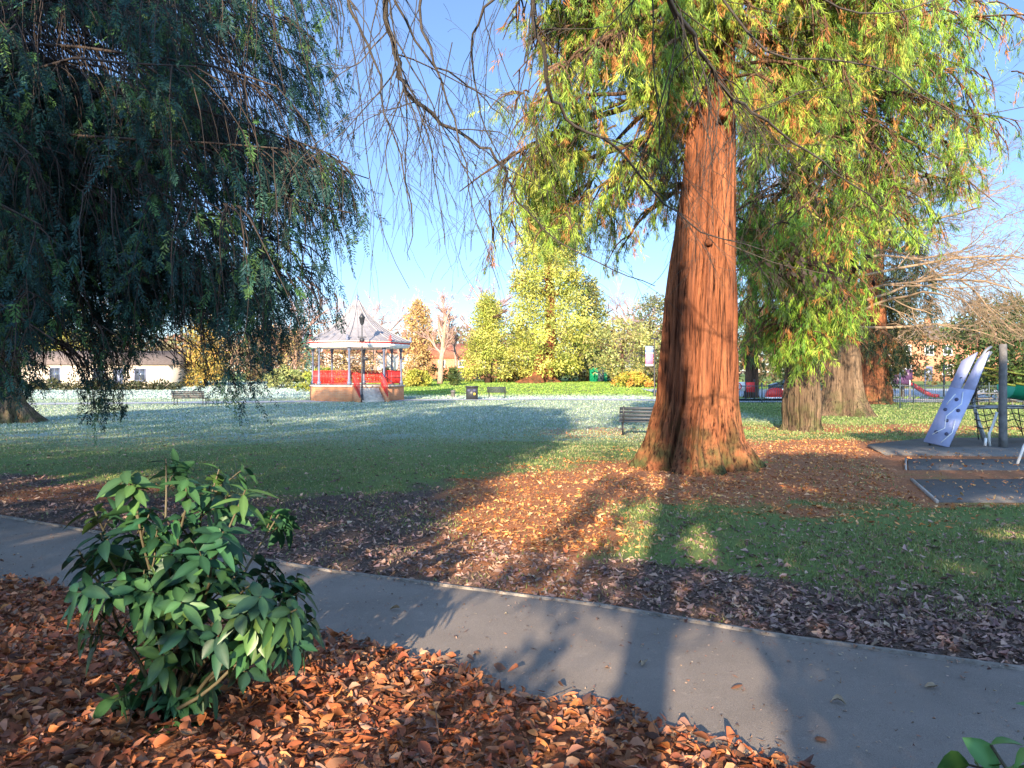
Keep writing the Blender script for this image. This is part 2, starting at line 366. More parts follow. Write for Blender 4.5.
# far tarmac path
fx = np.linspace(-60, 45, 90); fy = np.interp(fx, [-60,-30,-14,-5,2,12,25,45], [44,49,53.2,56.5,58,55,57,62])
m = MB(); w = 1.3+.6*(fx > -2)
v = np.stack([np.c_[fx, fy-w, gz(fx, fy-w)+.02], np.c_[fx, fy+w, gz(fx, fy+w)+.02]], 1).reshape(-1, 3)
m.add(v, [(2*i, 2*i+2, 2*i+3, 2*i+1) for i in range(len(fx)-1)]); tag(m.build('far_path', M['asphalt_far']), kind='structure')
# play area tarmac beyond the railings
m = MB(); m.add([(13,51.5,gzf(13,51.5)+.02),(95,51.5,gzf(95,51.5)+.02),(95,60,gzf(0,60)+.02),(13,60,gzf(0,60)+.02),(95,78,gzf(0,78)+.03),(13,78,gzf(0,78)+.03)], [(0,1,2,3),(3,2,4,5)]); tag(m.build('play_yard_surface', M['asphalt_far']), kind='structure')
# rubber mats with timber edges
def matpoly(name, poly, lab, board=None):
    z = max(gzf(*p) for p in poly)+.002
    o = MB().prism(poly, z-.06, z).build(name, M['mat']); tag(o, kind='structure')
    if board:
        a, c2 = np.array(board[0]), np.array(board[1]); d = c2-a; L = np.hypot(*d); cc = (a+c2)/2
        e = MB().box((cc[0], cc[1], z-.012), (L, .035, .06), rz=math.atan2(d[1], d[0])).build('timber_edging', M['edgeboard']); tag(e, lab, 'edging')
matpoly('rubber_surface', [(8.5,18.3),(7.9,16.2),(14,15.4),(26,15.6),(26,20),(11,20.2)], None)
matpoly('rubber_surface', [(7.76,15.0),(6.95,13.4),(14,13.3),(24,13.4),(24,14.9),(14,14.9)], 'pale timber edge of the middle dark play mat', ((7.72,15.0),(6.9,13.4)))
matpoly('rubber_surface', [(6.38,12.1),(5.6,10.05),(9,10.0),(22,10.2),(22,12.3),(12,12.25)], 'pale timber edge along the nearest dark play mat', ((6.34,12.15),(5.56,10.0)))

# ------------------------------------------------------------------ light gaps cut into unseen trees placed behind the viewer for their shade
def uv(p):
    p = np.asarray(p, float); u = p[...,0]*HY-p[...,1]*HX; s = p[...,0]*HX+p[...,1]*HY
    return u, p[...,2]+s*TANE
def at_us(u, s, z=0.0): return np.array([u*HY+s*HX, -u*HX+s*HY, z])
LIT = [(-8.9,3.1,1.5,.2),(-5.2,6.0,.45,.6),(-4.5,6.8,.4,.45),(-6.3,5.0,.4,.45),(-5.6,7.6,.4,.3),(-1.75,1.06,.48,.32),(-1.34,1.47,.46,.20),(-.52,1.35,.23,.32),(.16,1.23,.36,.37),(-1.84,1.38,.16,.12),
       (-2.12,2.75,.72,1.1),(-2.4,4.3,.9,1.2),(-.55,2.5,.16,.6),(.1,2.3,.16,.25),(-.95,2.6,.12,.7),(-.4,3.6,.3,.35),
       (3.2,2.65,.35,.13),(2.2,2.2,.3,.08),(4.0,3.35,.8,.1),(1.6,3.5,.5,.1),(6.2,3.5,.9,.06)]
def topv(u): return np.interp(u, [-60,-16,-14,-6.6,-5.2,-4.0,-3.4,-2.9,-2.75,-2.3,-1.55,-1.35,.5,.6,1.3,1.7,4,5,9.5,11,25], [15,15,13,12,9.5,7.0,4.6,4.2,1.75,1.75,1.75,3.7,3.8,4.0,4.1,5.1,5.2,7.6,7.8,6,6])
def shade_ok(p):
    u, v = uv(p); ok = v < topv(u)+(fbm(u*1.3, v*1.3, 3.1)-.5)*1.0*np.where(u > -2.8, .6, 1.2)
    for (a, c2, ru, rv) in LIT: ok &= ((u-a)/ru)**2+((v-c2)/rv)**2 > 1.0
    return ok
def crown_cards(mb, centres, radii, per, size, pal, aspect=.45, flat=.8, droop=0.0, accept=None, var=.25):
    """leaf clusters round a list of clump centres"""
    centres = np.asarray(centres, float); n = len(centres)*per
    c = np.repeat(centres, per, 0); r = np.repeat(np.broadcast_to(radii, (len(centres),)), per)
    q = rdir(n)*(RNG.random((n, 1))**.45)*r[:,None]; q[:,2] *= flat
    p = c+q; d = unit(unit(q)*.7+rdir(n)*.7+np.array([0,0,-droop])); w = unit(np.cross(d, rdir(n)))
    s = size*RNG.uniform(.6, 1.3, n)
    cc = np.repeat(pick(pal, len(centres), var), per, 0)*(1+.25*RNG.uniform(-1, 1, (n, 1)))
    if accept is not None:
        k = accept(p); p, d, w, s, cc = p[k], d[k], w[k], s[k], cc[k]
    mb.cards(p, d, w, s, s*aspect, cc)
def limb_path(p0, d0, L, n=8, droop=.0, wander=.15, rng=RNG):
    p = [np.asarray(p0, float)]; d = unit(np.asarray(d0, float)); st = L/(n-1)
    for i in range(n-1):
        d = unit(d+rng.normal(size=3)*wander+np.array([0,0,-droop/n])); p.append(p[-1]+d*st)
    return np.array(p)
def grow(mb, p0, d0, L, r, depth, kids=(3,5), spread=.8, droop=.0, wander=.14, ratio=.62, n=7, minr=.004, clip=None):
    pts = limb_path(p0, d0, L, n, droop, wander); rr = np.linspace(r, max(minr, r*.45), n)
    if clip is not None and not clip(pts): return
    mb.tube(pts, rr, 7 if r > .05 else (5 if r > .015 else 3), cap=False)
    if depth <= 0: return
    for _ in range(random.randint(*kids)):
        t = random.uniform(.25, .98); i = int(t*(n-1)); d = unit(pts[min(i+1, n-1)]-pts[max(i-1, 0)])
        q = unit(d+rdir(1)[0]*spread); grow(mb, pts[i], q, L*ratio*random.uniform(.7, 1.15), rr[i]*random.uniform(.5, .72), depth-1, kids, spread, droop, wander, ratio, max(4, n-1), minr, clip)

def shade_tree(name, label, u, s, h, ru, rs, z0, tr, npts, bark='darkbark', size=.34, full=False):  # unseen trees; crowns trimmed to leave the wanted sunlit patches
    b0 = at_us(u, s); t = thing(name, label, 'tree', tuple(b0), 'unseen shade trees behind the viewer')
    m = MB(); pts = limb_path(b0, (0,0,1), h*.93, 10, 0, .03); m.tube(pts, np.linspace(tr, .06, 10), 10)
    for _ in range(14):
        i = random.randint(2, 8); a = random.uniform(0, 6.28); grow(m, pts[i], (math.cos(a), math.sin(a), .2), min(ru, rs)*.7, tr*.3, 1, (2,3))
    m.build('trunk', M[bark], t, smooth=True)
    n = npts; q = RNG.uniform(-1, 1, (n*2, 3)); q = q[(q[:,0]**2+q[:,1]**2) < 1][:n]
    z = z0+(h-z0)*(q[:,2]*.5+.5)
    f = np.sqrt(np.clip(1.05-(q[:,2]*.5+.5)**(9 if full else 2), .05, 1))
    c = np.array([at_us(u+a*ru*ff, s+bb*rs*ff, zz) for a, bb, ff, zz in zip(q[:,0], q[:,1], f, z)])
    m = MB(); crown_cards(m, c, .75, 26, size, [(.03,.06,.025),(.045,.08,.03),(.02,.045,.02)], .5, accept=shade_ok)
    m.build('crown', M['needle'], t)
shade_tree('evergreen_tree', 'tall dark unseen shade evergreen behind the viewer on the left', -9.5, -15, 20, 6.8, 3.5, .6, .45, 1200)
shade_tree('evergreen_tree', 'broad dark unseen shade evergreen far behind the viewer on the left', -21, -14, 22, 9, 4, .6, .5, 1100, size=.45)
shade_tree('evergreen_tree', 'unseen shade evergreen close behind the first tall one on the left', -4.8, -12.5, 13, 2.8, 2.2, .4, .25, 420)
shade_tree('shade_holly_tree', 'low bushy unseen shade holly behind the viewer', 2.6, -7.5, 6.9, 2.6, 1.6, .15, .15, 1200, size=.2, full=True)
shade_tree('shade_holly_tree', 'taller unseen shade holly behind the viewer on the right', 7.2, -9, 11.5, 3.2, 2.0, .2, .2, 950, size=.28, full=True)
shade_tree('shade_holly_bush', 'unseen shade holly bush beneath the beech behind the viewer', -.26, -4.2, 5.1, 2.7, .8, .02, .05, 480, size=.14, full=True)
shade_tree('evergreen_tree', 'unseen shade evergreen behind the viewer beyond the taller holly', 13.5, -10, 11, 4.5, 2, .3, .25, 400, size=.35)

# ------------------------------------------------------------------ fluted trunks
def fluted(mb, base, prof, seed, nu=200, nz=140, flute=.16, fine=.035, lean=(0,0), rootn=1.0, cxs=None):
    """prof rows: z, radius"""
    prof = np.asarray(prof, float); h = prof[-1,0]
    z = np.linspace(0, 1, nz)**1.35*h; r = np.interp(z, prof[:,0], prof[:,1]); th = np.arange(nu)/nu*2*math.pi
    T, Z = np.meshgrid(th, z); R = np.repeat(r[:,None], nu, 1)
    cx, cy = np.cos(T), np.sin(T)
    a = noise3(cx*1.6+seed, cy*1.6, Z*.10+seed)-.5; a2 = noise3(cx*3.6+seed, cy*3.6+9, Z*.16)-.5
    ridge = np.abs(noise3(cx*9+seed, cy*9, Z*.30)-.5)*2; ridge2 = np.abs(noise3(cx*20+seed, cy*20+3, Z*.7)-.5)*2
    basew = np.exp(-Z/1.1)*rootn
    R = R*(1+flute*a*(1+2.6*basew)+flute*.8*a2*(1+2.2*basew))-fine*(1-ridge)**2*2.0-fine*.6*(1-ridge2)**2
    drop = -.12*np.exp(-Z/.25)
    v = np.stack([base[0]+R*cx+lean[0]*Z+(np.interp(Z, [q[0] for q in cxs], [q[1] for q in cxs]) if cxs else 0), base[1]+R*cy+lean[1]*Z, base[2]+Z+drop], -1).reshape(-1, 3)
    i = np.arange(nz*nu).reshape(nz, nu); j = np.roll(i, -1, 1)
    mb.add(v, np.stack([i[:-1], j[:-1], j[1:], i[1:]], -1).reshape(-1, 4))
def tassels(mb, p, axis, L, K, slen, swid, col, spread=.46):
    """hanging plumes made of many thin strands"""
    n = len(p); L = np.broadcast_to(L, (n,))
    t = RNG.random((n, K))**.8; pos = p[:,None]+axis[:,None]*(t*L[:,None])[...,None]+RNG.normal(size=(n, K, 3))*(.07*L[:,None,None]*(1-.6*t[...,None]))
    d = unit(axis[:,None]+np.array([0,0,-.5])+RNG.normal(size=(n, K, 3))*spread)
    w = unit(np.cross(d, RNG.normal(size=(n, K, 3)))); l = slen*RNG.uniform(.6, 1.3, (n, K))
    c = np.repeat(col[:,None], K, 1)*(1+.3*RNG.uniform(-1, 1, (n, K, 1)))
    mb.cards(pos.reshape(-1, 3), d.reshape(-1, 3), w.reshape(-1, 3), l.ravel(), swid*RNG.uniform(.7, 1.3, n*K), c.reshape(-1, 3), .4)
SEQ = [(.24,.37,.05),(.32,.42,.06),(.16,.27,.05),(.38,.43,.07),(.10,.17,.04)]
SEQ_DEAD = [(.44,.19,.06),(.36,.15,.05),(.5,.25,.08)]
def sequoia_crown(root, tr_base, limbs, K, slen, swid, tl, per_m, accept, dead=.13, bark='redbark', side=.8, lean=None, pal=SEQ, xo=0.0):
    """limbs rows: (z, azimuth, length, rise).  Builds drooping limbs then plumes hanging from them"""
    mb = MB(); pos = []
    for (z, az, L, rise) in limbs:
        p0 = np.array([tr_base[0]+xo, tr_base[1], tr_base[2]+z]); d = (math.cos(az), math.sin(az), rise)
        pts = limb_path(p0, d, L, 10, 1.1, .13); ln = L
        okp = accept(pts[4:]).mean() > .35 if accept is not None else True
        if okp and random.random() < .55: mb.tube(pts, np.linspace(.03+.009*L, .010, 10), 6, cap=False)
        nb = int(L*per_m)
        for q in range(nb):
            t = random.uniform(.12, 1); i = t*9; a = int(min(8, i)); f = i-a; pp = pts[a]*(1-f)+pts[a+1]*f
            dd = unit(pts[a+1]-pts[a]); sd = unit(np.cross(dd, (0,0,1)))*random.choice((-1, 1))
            bl = random.uniform(.3, 1.0)*side*(1.2-.4*t)*(L*.22+.6)
            bp = limb_path(pp, dd*.5+sd*random.uniform(.3,1)+np.array([0,0,.15]), bl, 6, 2.2, .15)
            if accept is None or accept(bp[2:]).mean() > .5: mb.tube(bp, np.linspace(.016, .005, 6)*(1+tl), 3, cap=False)
            for e in (2, 3, 4, 5): pos.append(bp[e]); 
            if random.random() < .5: pos.append(pp)
    mb.build('limb', M['limbbark'], root, smooth=True)
    p = np.array(pos)+RNG.normal(size=(len(pos), 3))*.06
    if accept is not None: p = p[accept(p)]
    q_ = fbm(p[:,0]*1.15, p[:,1]*1.15, p[:,2]*.75+3, 3); p = p[(q_ > .455) | (RNG.random(len(p)) < .16)]
    n = len(p); ax = unit(np.array([0,0,-1.])+RNG.normal(size=(n, 3))*.5)
    tone = (.5+.95*noise3(p[:,0]*1.3, p[:,1]*1.3, p[:,2]*1.3))[:,None]; col = pick(pal, n, .3)*tone; dk = RNG.random(n) < dead*(.4+1.2*(noise3(p[:,0]*.8, p[:,1]*.8, p[:,2]*.8))); col[dk] = pick(SEQ_DEAD, int(dk.sum()), .25)
    mb = MB(); tassels(mb, p, ax, tl*RNG.uniform(.45, 1.25, n), K, slen, swid, col)
    mb.build('crown', M['needle_thin'], root)
def accept_poly(polys, thin=None):
    def f(p):
        x, y, fr_ = proj(p); ins = np.zeros(len(p), bool)
        x = x+(noise3(p[:,0]*2.2, p[:,1]*2.2, p[:,2]*2.2)-.5)*46; y = y+(noise3(p[:,0]*2.2+9, p[:,1]*2.2, p[:,2]*2.2)-.5)*40
        for q in polys: ins |= inpoly(x, y, q)
        vis = (x > -30) & (x < 1054) & (y > -30) & (y < 798) & fr_
        ok = ins | ~vis
        if thin is not None: ok &= thin(x, y, p)
        return ok
    return f

# main giant sequoia
MB0 = (MAIN[0], MAIN[1], gzf(*MAIN)); sc_ = 13.75/765
t = thing('giant_sequoia', 'huge red-barked conifer with fluted base beside the dark bench', 'tree', MB0)
m = MB(); fluted(m, (0,0,0), [(0,1.22),(.2,1.04),(.5,.88),(1.2,.72),(3,.63),(4.8,.52),(6.6,.42),(9,.37),(16,.25)], 4.0, 360, 210, .20, .085, (0,0), 1.1, [(0,0),(.5,.05),(1.2,.15),(3,.23),(4.8,.35),(6.6,.44),(16,.75)])
m.build('trunk', M['redbark'], t, smooth=True, local=True)
for (z, a, r) in ((3.95,-1.75,.055),(6.2,-1.2,.08),(6.9,-1.8,.06)):
    c = np.array(MB0)+np.array([.35+math.cos(a)*.46, math.sin(a)*.5, z]); MB().tube([c, c+np.array([math.cos(a), math.sin(a), -.1])*.12], [r*1.3, r*.8], 10).build('branch_stub', M['redbark'], t, smooth=True)
polyL = [(505,-40),(520,40),(530,80),(470,100),(420,125),(408,160),(425,190),(445,190),(455,165),(500,150),(500,215),(530,262),(560,225),(600,285),(625,230),(640,180),(655,215),(690,200),(694,60),(725,40),(728,-40)]
polyR = [(728,-40),(1060,-40),(1060,120),(1000,160),(975,190),(950,235),(925,235),(900,200),(870,205),(850,150),(800,130),(770,150),(735,140),(730,60)]
def thin_main(x, y, p):
    gap = ((x-955)/30)**2+((y-20)/26)**2 < 1
    gap |= ((x-625)/32)**2+((y-115)/40)**2 < RNG.random(len(p))*1.6+.3
    gap |= ((x-600)/26)**2+((y-175)/30)**2 < RNG.random(len(p))*1.5
    gap |= ((x-765)/20)**2+((y-60)/45)**2 < RNG.random(len(p))*1.5
    tr = (x > 683) & (x < 738) & (y > 60+80*RNG.random(len(p))) & (p[:,1] < MAIN[1]+.3) & ((RNG.random(len(p)) < .72) | (x > 712) | (y > 200))
    dens = np.where(x < 500, .55, 1.0)
    return ~gap & ~tr & (RNG.random(len(p)) < dens)
lm = []
for i in range(64):
    lm.append((random.uniform(5.2, 12), math.pi+random.uniform(-1.1, .6), random.uniform(2.0, 5.2), random.uniform(-.1, .35)))
for i in range(50):
    lm.append((random.uniform(6.2, 12), random.uniform(-.85, .55), random.uniform(1.5, 3.8), random.uniform(-.1, .35)))
for i in range(12): lm.append((random.uniform(6.9, 9.2), random.uniform(-2.4, -.8), random.uniform(1.0, 2.0), .1))
for i in range(4): lm.append((5.7+.25*i, math.pi-.05+random.uniform(-.15,.1), 5.0, .12))
for i in range(14): lm.append((random.uniform(7, 14), random.uniform(1, 3), random.uniform(2, 5), .1))
sequoia_crown(t, MB0, lm, 40, .13, .012, .48, 7.6, accept_poly([polyL, polyR], thin_main), .17, xo=.42)

# the row of conifers on the right
def conifer(px, d, rt, flare, h, label, bark, seed, polys, nl, rad, z0, K, slen, swid, tl, dead, pal=SEQ, thin=None, name='giant_sequoia', lean=(0,0), front=0):
    b0 = G(px, d); t = thing(name, label, 'tree', b0)
    m = MB(); fluted(m, (0,0,0), [(0,flare),(.3,flare*.82),(.8,rt*1.2),(1.8,rt*1.05),(4,rt*.95),(h,rt*.25)], seed, 120, 90, .17, .04, lean)
    m.build('trunk', M[bark], t, smooth=True, local=True)
    lm = []
    for _ in range(nl):
        z_ = z0+(h*.8-z0)*random.random()**1.2
        if _ < front: lm.append((random.uniform(z0, z0+4), random.uniform(-2.6, -.6), random.uniform(1.3, 2.6), .1)); continue
        lm.append((z_, random.uniform(0, 6.28), min(rad, 2.6+.8*(z_-z0))*random.uniform(.5, 1), random.uniform(-.1, .3)))
    sequoia_crown(t, b0, lm, K, slen, swid, tl, 3.6, accept_poly(polys, thin) if polys else None, dead, bark, pal=pal)
    return t
def thin2(x, y, p):
    g = ((x-775)/22)**2+((y-175)/26)**2 < RNG.random(len(p))*1.5
    return ~g & (RNG.random(len(p)) < .92)
poly2 = [(735,-40),(1060,-40),(1060,110),(1005,150),(985,180),(950,235),(905,240),(880,215),(858,240),(860,300),(850,335),(822,345),(818,372),(800,375),(785,352),(770,360),(745,340),(738,300),(735,200)]
GR2 = [(.20,.36,.04),(.28,.43,.05),(.13,.25,.04),(.34,.44,.07),(.09,.16,.04)]
conifer(803, 26, .55, .72, 19, 'conifer with grey-brown trunk and drooping green plumes, second in the row', 'greybark', 8.2, [poly2], 330, 8.6, 3.0, 24, .20, .019, .6, .15, GR2, thin2, front=28)
poly3 = [(770,-40),(1000,-40),(985,120),(950,220),(925,280),(905,340),(880,352),(850,345),(830,350),(815,330),(790,300),(780,200)]
b0 = G(845, 36); t = thing('bare_tree', 'leafless tree with wide mossy flared trunk and pale spreading limbs, third in the row', 'tree', b0)
m = MB(); fluted(m, (0,0,0), [(0,1.35),(.3,1.15),(.8,.95),(1.8,.82),(4,.72),(6.5,.55),(9,.35),(13,.12)], 2.6, 120, 90, .2, .045); m.build('trunk', M['greybark'], t, smooth=True, local=True)
mb = MB()
def clipb(pts): x, y, _ = proj(pts); return y[-1] < 348 and x[-1] > 745
for (z, az, L, rise) in ((4.2,-.35,6.5,.02),(4.6,-1.0,5.5,.1),(5.2,.1,7.5,.1),(5.6,-.6,7,.2),(6.4,-.2,8,.2),(6.2,-2.2,4.5,.2),(4.9,3.3,3.5,.1),(7.2,.4,7.5,.35),(7.6,-.9,6,.4),(8.2,-.1,7,.5),(8.5,2.8,5,.6),(9,1.2,5,.8),(9.5,-1.6,5,.7)):
    grow(mb, (b0[0], b0[1], b0[2]+z), (math.cos(az), math.sin(az), rise), L, .075, 4, (4,6), .7, .1, .17, .58, 8, .007, clipb)
mb.build('branch', M['paletwig'], t, smooth=True)
poly4 = [(830,-40),(960,-40),(950,150),(930,260),(935,330),(925,352),(905,362),(890,378),(862,360),(850,330),(840,200)]
DK = [(.03,.055,.025),(.05,.075,.03),(.09,.10,.03),(.025,.04,.022)]
conifer(872, 49, .95, 1.3, 20, 'dark red trunk under dense dark foliage, furthest of the conifer row', 'redbark', 5.5, [poly4], 70, 5.5, 2.2, 24, .34, .036, 1.1, .05, DK)
# a further conifer filling behind the main trunk
poly5 = [(733,180),(760,200),(800,240),(800,330),(770,352),(735,345)]
conifer(752, 60, .5, .7, 19, 'slim dark conifer behind the main trunk near the play yard', 'darkbark', 1.5, [poly5], 46, 4.5, 2.6, 16, .45, .055, 1.1, .05, [(.05,.09,.035),(.07,.11,.03),(.10,.14,.04)])

# ------------------------------------------------------------------ left yew
YB = (-9.3, 9.4, 0.0)
t = thing('yew_tree', 'dark green conifer sweeping in from the upper left with drooping sprays', 'tree', YB)
m = MB(); fluted(m, (0,0,0), [(0,.85),(.5,.6),(1.5,.5),(5,.42),(14,.12)], 6.1, 100, 60, .2, .03); m.build('trunk', M['darkbark'], t, smooth=True, local=True)
polyY = [(-60,-60),(375,-60),(370,30),(352,60),(385,140),(398,165),(385,205),(350,235),(352,262),(375,290),(345,300),(335,335),(285,352),(262,385),(240,402),(205,392),(172,360),(140,352),(124,372),(128,405),(100,424),(82,412),(72,372),(55,350),(45,365),(50,385),(20,392),(-60,395)]
def acc_y(p):
    x, y, fr_ = proj(p); vis = (x > -60) & (y > -60) & fr_ & (x < 1084)
    ins = inpoly(x, y, polyY)
    gap = ((x-72)/62)**2+((y-42-.35*(x-70))/30)**2 < RNG.random(len(p))*1.1+.45
    gap |= ((x-240)/60)**2+((y-75-.9*(x-240))/38)**2 < RNG.random(len(p))*1.2
    gap |= ((x-180)/45)**2+((y-340)/28)**2 < RNG.random(len(p))*1.9
    gap |= ((x-55)/55)**2+((y-350)/26)**2 < RNG.random(len(p))*1.7
    gap |= (x > 285+(y*.0)) & (RNG.random(len(p)) < np.clip((x-280)/150, 0, .72))
    cl = fbm(p[:,0]*1.5, p[:,1]*1.5, p[:,2]*1.5, 3); gap |= (cl < .46) & (RNG.random(len(p)) < .88)
    return (ins & ~gap) | (~vis & (RNG.random(len(p)) < .12))
mb = MB(); sp_p = []; sp_a = []
def upto(pts, f):
    ok = f(pts); ok[:2] = True; k = len(pts) if ok.all() else int(np.argmin(ok)); return max(2, k)
def solid_y(p):
    x, y, fr_ = proj(p); vis = (x > -60) & (y > -60) & fr_ & (x < 1084); return inpoly(x, y, polyY) | ~vis
ymin_, ymax_ = -50, 425
for i in range(270):
    if i % 9 == 0:
        az = random.uniform(0, 6.28); z = random.uniform(2, 9); end = np.array([YB[0]+math.cos(az)*5, YB[1]+math.sin(az)*5, z-.8])
    else:
        while True:
            x, y = random.uniform(-60, 395), random.uniform(-60, 425)
            if inpoly(np.array([x]), np.array([y]), polyY)[0]: break
        end = P(x, y, random.uniform(5.8, 11.5)); end[2] += .25
    L0 = np.linalg.norm(end[:2]-np.array(YB[:2])); zr = max(1.6, end[2]+L0*random.uniform(.0, .42)); p0 = np.array([YB[0], YB[1], zr]); f = np.linspace(0, 1, 12)[:,None]
    pts = p0+(end-p0)*f+np.array([0,0,1.])*(L0*.16*f*(1-f))+np.cumsum(RNG.normal(size=(12, 3))*.05, 0); L = L0
    k = upto(pts, solid_y)
    if k < 5: continue
    if random.random() < .45: mb.tube(pts[:k], np.linspace(.035, .006, k), 5, cap=False)
    for q in range(int(L*7)):
        u_ = random.uniform(.35, .999)*(k-1); a = int(u_); pp = pts[a]*(1-u_+a)+pts[a+1]*(u_-a)
        dd = unit(pts[a+1]-pts[a]); sd = unit(np.cross(dd, (0,0,1)))*random.choice((-1, 1))
        bl = random.uniform(.4, 1.3); bp = limb_path(pp, dd*.7+sd*random.uniform(.1, 1), bl, 7, 3.2, .12)
        kk = upto(bp, solid_y)
        if kk > 2: mb.tube(bp[:kk], np.linspace(.008, .002, kk), 3, cap=False)
        for e in range(1, kk): sp_p.append(bp[e]); sp_a.append(unit(bp[e]-bp[e-1]))
mb.build('limb', M['darktwig'], t, smooth=True)
p = np.array(sp_p); a = np.array(sp_a)
p = p+RNG.normal(size=p.shape)*.04; k = acc_y(p); p, a = p[k], a[k]
def sprays(mb, p, a, L, K, ll, lw, pal, var=.35, flatness=.35):
    n = len(p); a = unit(a+RNG.normal(size=a.shape)*.35+np.array([0,0,-.25]))
    b_ = unit(np.cross(a, RNG.normal(size=a.shape)*.6+np.array([0,0,.8]))); nn = np.cross(a, b_)
    tt = np.repeat(np.linspace(.03, 1, K)[None], n, 0); L = (L*RNG.uniform(.35, 1.5, n))[:,None]; fa = RNG.uniform(.5, 1.0, (n, 1, 1)); fb_ = RNG.uniform(.45, .95, (n, 1, 1))
    sg = np.where(np.arange(K) % 2 == 0, 1, -1)[None]
    pos = p[:,None]+a[:,None]*(tt*L)[...,None]+nn[:,None]*((-.12*tt*tt*L)[...,None])
    d = unit(a[:,None]*fa+b_[:,None]*sg[...,None]*fb_+RNG.normal(size=(n, K, 3))*.26)
    w = unit(np.cross(d, nn[:,None]+RNG.normal(size=(n, K, 3))*flatness))
    l = ll*(1.15-.6*tt)*RNG.uniform(.7, 1.3, (n, K))
    c = np.repeat(pick(pal, n, var)[:,None], K, 1)*(1+.2*RNG.uniform(-1, 1, (n, K, 1)))
    mb.cards(pos.reshape(-1, 3), d.reshape(-1, 3), w.reshape(-1, 3), l.ravel(), lw, c.reshape(-1, 3), .5)
YEW = [(.015,.054,.046),(.026,.078,.056),(.02,.066,.062),(.06,.13,.04),(.010,.036,.034)]
if len(p) > 28000: kk = RNG.permutation(len(p))[:28000]; p, a = p[kk], a[kk]
mb = MB(); sprays(mb, p, a, .24, 30, .052, .0105, YEW); mb.build('crown', M['needle'], t)
print('yew sprays', len(p))

# mossy tree base at the far left edge
b0 = G(4, 31); t = thing('mossy_tree', 'broad mossy tree base at the left edge under the dark sprays', 'tree', b0)
m = MB(); fluted(m, (0,0,0), [(0,2.0),(.35,1.45),(.8,1.0),(1.4,.78),(3,.62),(9,.3)], 9.4, 110, 60, .35, .05); m.build('trunk', M['greybark'], t, smooth=True, local=True)
cs = np.array([(b0[0]-3.5+random.gauss(0, 2.4), b0[1]+random.gauss(0, 2), random.uniform(5, 13)) for _ in range(120)])
m = MB(); crown_cards(m, cs, .9, 50, .3, YEW, .4); m.build('crown', M['needle'], t)

# ------------------------------------------------------------------ overhanging beech: trunk behind the viewer, limbs reaching over
BB = at_us(-.25, -5.0)
t = thing('beech_tree', 'bare beech whose drooping branches and fine twigs hang across the sky', 'tree', tuple(BB))
m = MB(); fluted(m, (0,0,0), [(0,.34),(.3,.22),(1,.15),(4,.14),(10,.12),(16,.06)], 3.3, 60, 50, .12, .01); m.build('trunk', M['beech'], t, smooth=True, local=True)
m = MB(); crown_cards(m, [(BB[0]-.03*HY+random.gauss(0,.06), BB[1]+random.gauss(0,.06), random.uniform(5.3, 13)) for _ in range(260)], .23, 22, .10, [(.03,.07,.02),(.05,.09,.03)], .7); m.build('shade_ivy', M['needle'], t)  # ivy added out of view to widen the trunk's shadow on the sequoia
mb = MB()
def over(pix, d0, d1, r0, r1, zroot, lead=None):
    """a limb from the trunk through points given by sight line and distance"""
    n = len(pix); pts = [P(x, y, d0+(d1-d0)*i/(n-1)) for i, (x, y) in enumerate(pix)]
    root = np.array([BB[0], BB[1], zroot]); midp = (root+pts[0])/2+np.array([0,0,1.0])
    raw = np.array([root, (root+midp)/2+np.array([0,0,.3]), midp, (midp+pts[0])/2+np.array([0,0,.25])]+pts)
    # smooth resample
    tt = np.linspace(0, len(raw)-1, len(raw)*4-3); out = np.stack([np.interp(tt, np.arange(len(raw)), raw[:,i]) for i in range(3)], -1)
    for _ in range(2): out[1:-1] = .25*out[:-2]+.5*out[1:-1]+.25*out[2:]
    out[1:-1] += RNG.normal(size=out[1:-1].shape)*.012
    rr = np.interp(np.arange(len(out)), [0, 12, len(out)-1], [r0*1.6, r0, r1]); mb.tube(out, rr, 8, cap=False); return out, rr
def cliptw(pts): x, y, _ = proj(pts); return y[-1] < 318
def hang(pts, rr, i0, count, Lr, droop, depth=2, rs=.45):
    for _ in range(count):
        i = random.randint(i0, len(pts)-2); d = unit(pts[i+1]-pts[i]); q = unit(d*random.uniform(.2, 1)+rdir(1)[0]*.7+np.array([0,0,-.35*droop]))
        grow(mb, pts[i], q, random.uniform(*Lr), min(.006, rr[i]*rs), depth, (2,4), .75, droop, .12, .55, 9, .0012, cliptw)
A, ra = over([(372,-60),(385,0),(396,55),(405,92),(430,112),(470,138),(505,165),(512,192),(545,235),(600,265),(655,286)], 4.2, 6.0, .020, .003, 6.5)
hang(A, ra, 15, 36, (.4, 1.1), .7)
B_, rb = over([(520,-60),(535,20),(545,80),(565,118),(612,146),(650,190),(700,235),(750,245),(790,262)], 4.6, 6.6, .018, .003, 6.8)
hang(B_, rb, 15, 22, (.4, 1.0), .8)
C_, rc = over([(640,-60),(668,0),(700,50),(722,90),(765,118),(820,160),(880,205),(930,250)], 4.0, 7.0, .021, .003, 6.2)
hang(C_, rc, 15, 42, (.5, 1.5), .6)
D_, rd = over([(430,-60),(418,10),(440,80),(462,150),(470,200),(500,290)], 4.4, 5.2, .012, .002, 7.0); hang(D_, rd, 14, 8, (.4, 1.1), 1.0)
E_, re_ = over([(335,-60),(350,10),(372,60),(395,130),(415,230),(410,260)], 4.6, 5.4, .013, .002, 7.0); hang(E_, re_, 14, 9, (.4, 1.1), 1.0)
F_, rf = over([(560,-60),(480,10),(470,60),(482,130),(520,200),(570,260)], 4.8, 6.2, .012, .002, 7.2); hang(F_, rf, 14, 9, (.4, 1.0), .9)
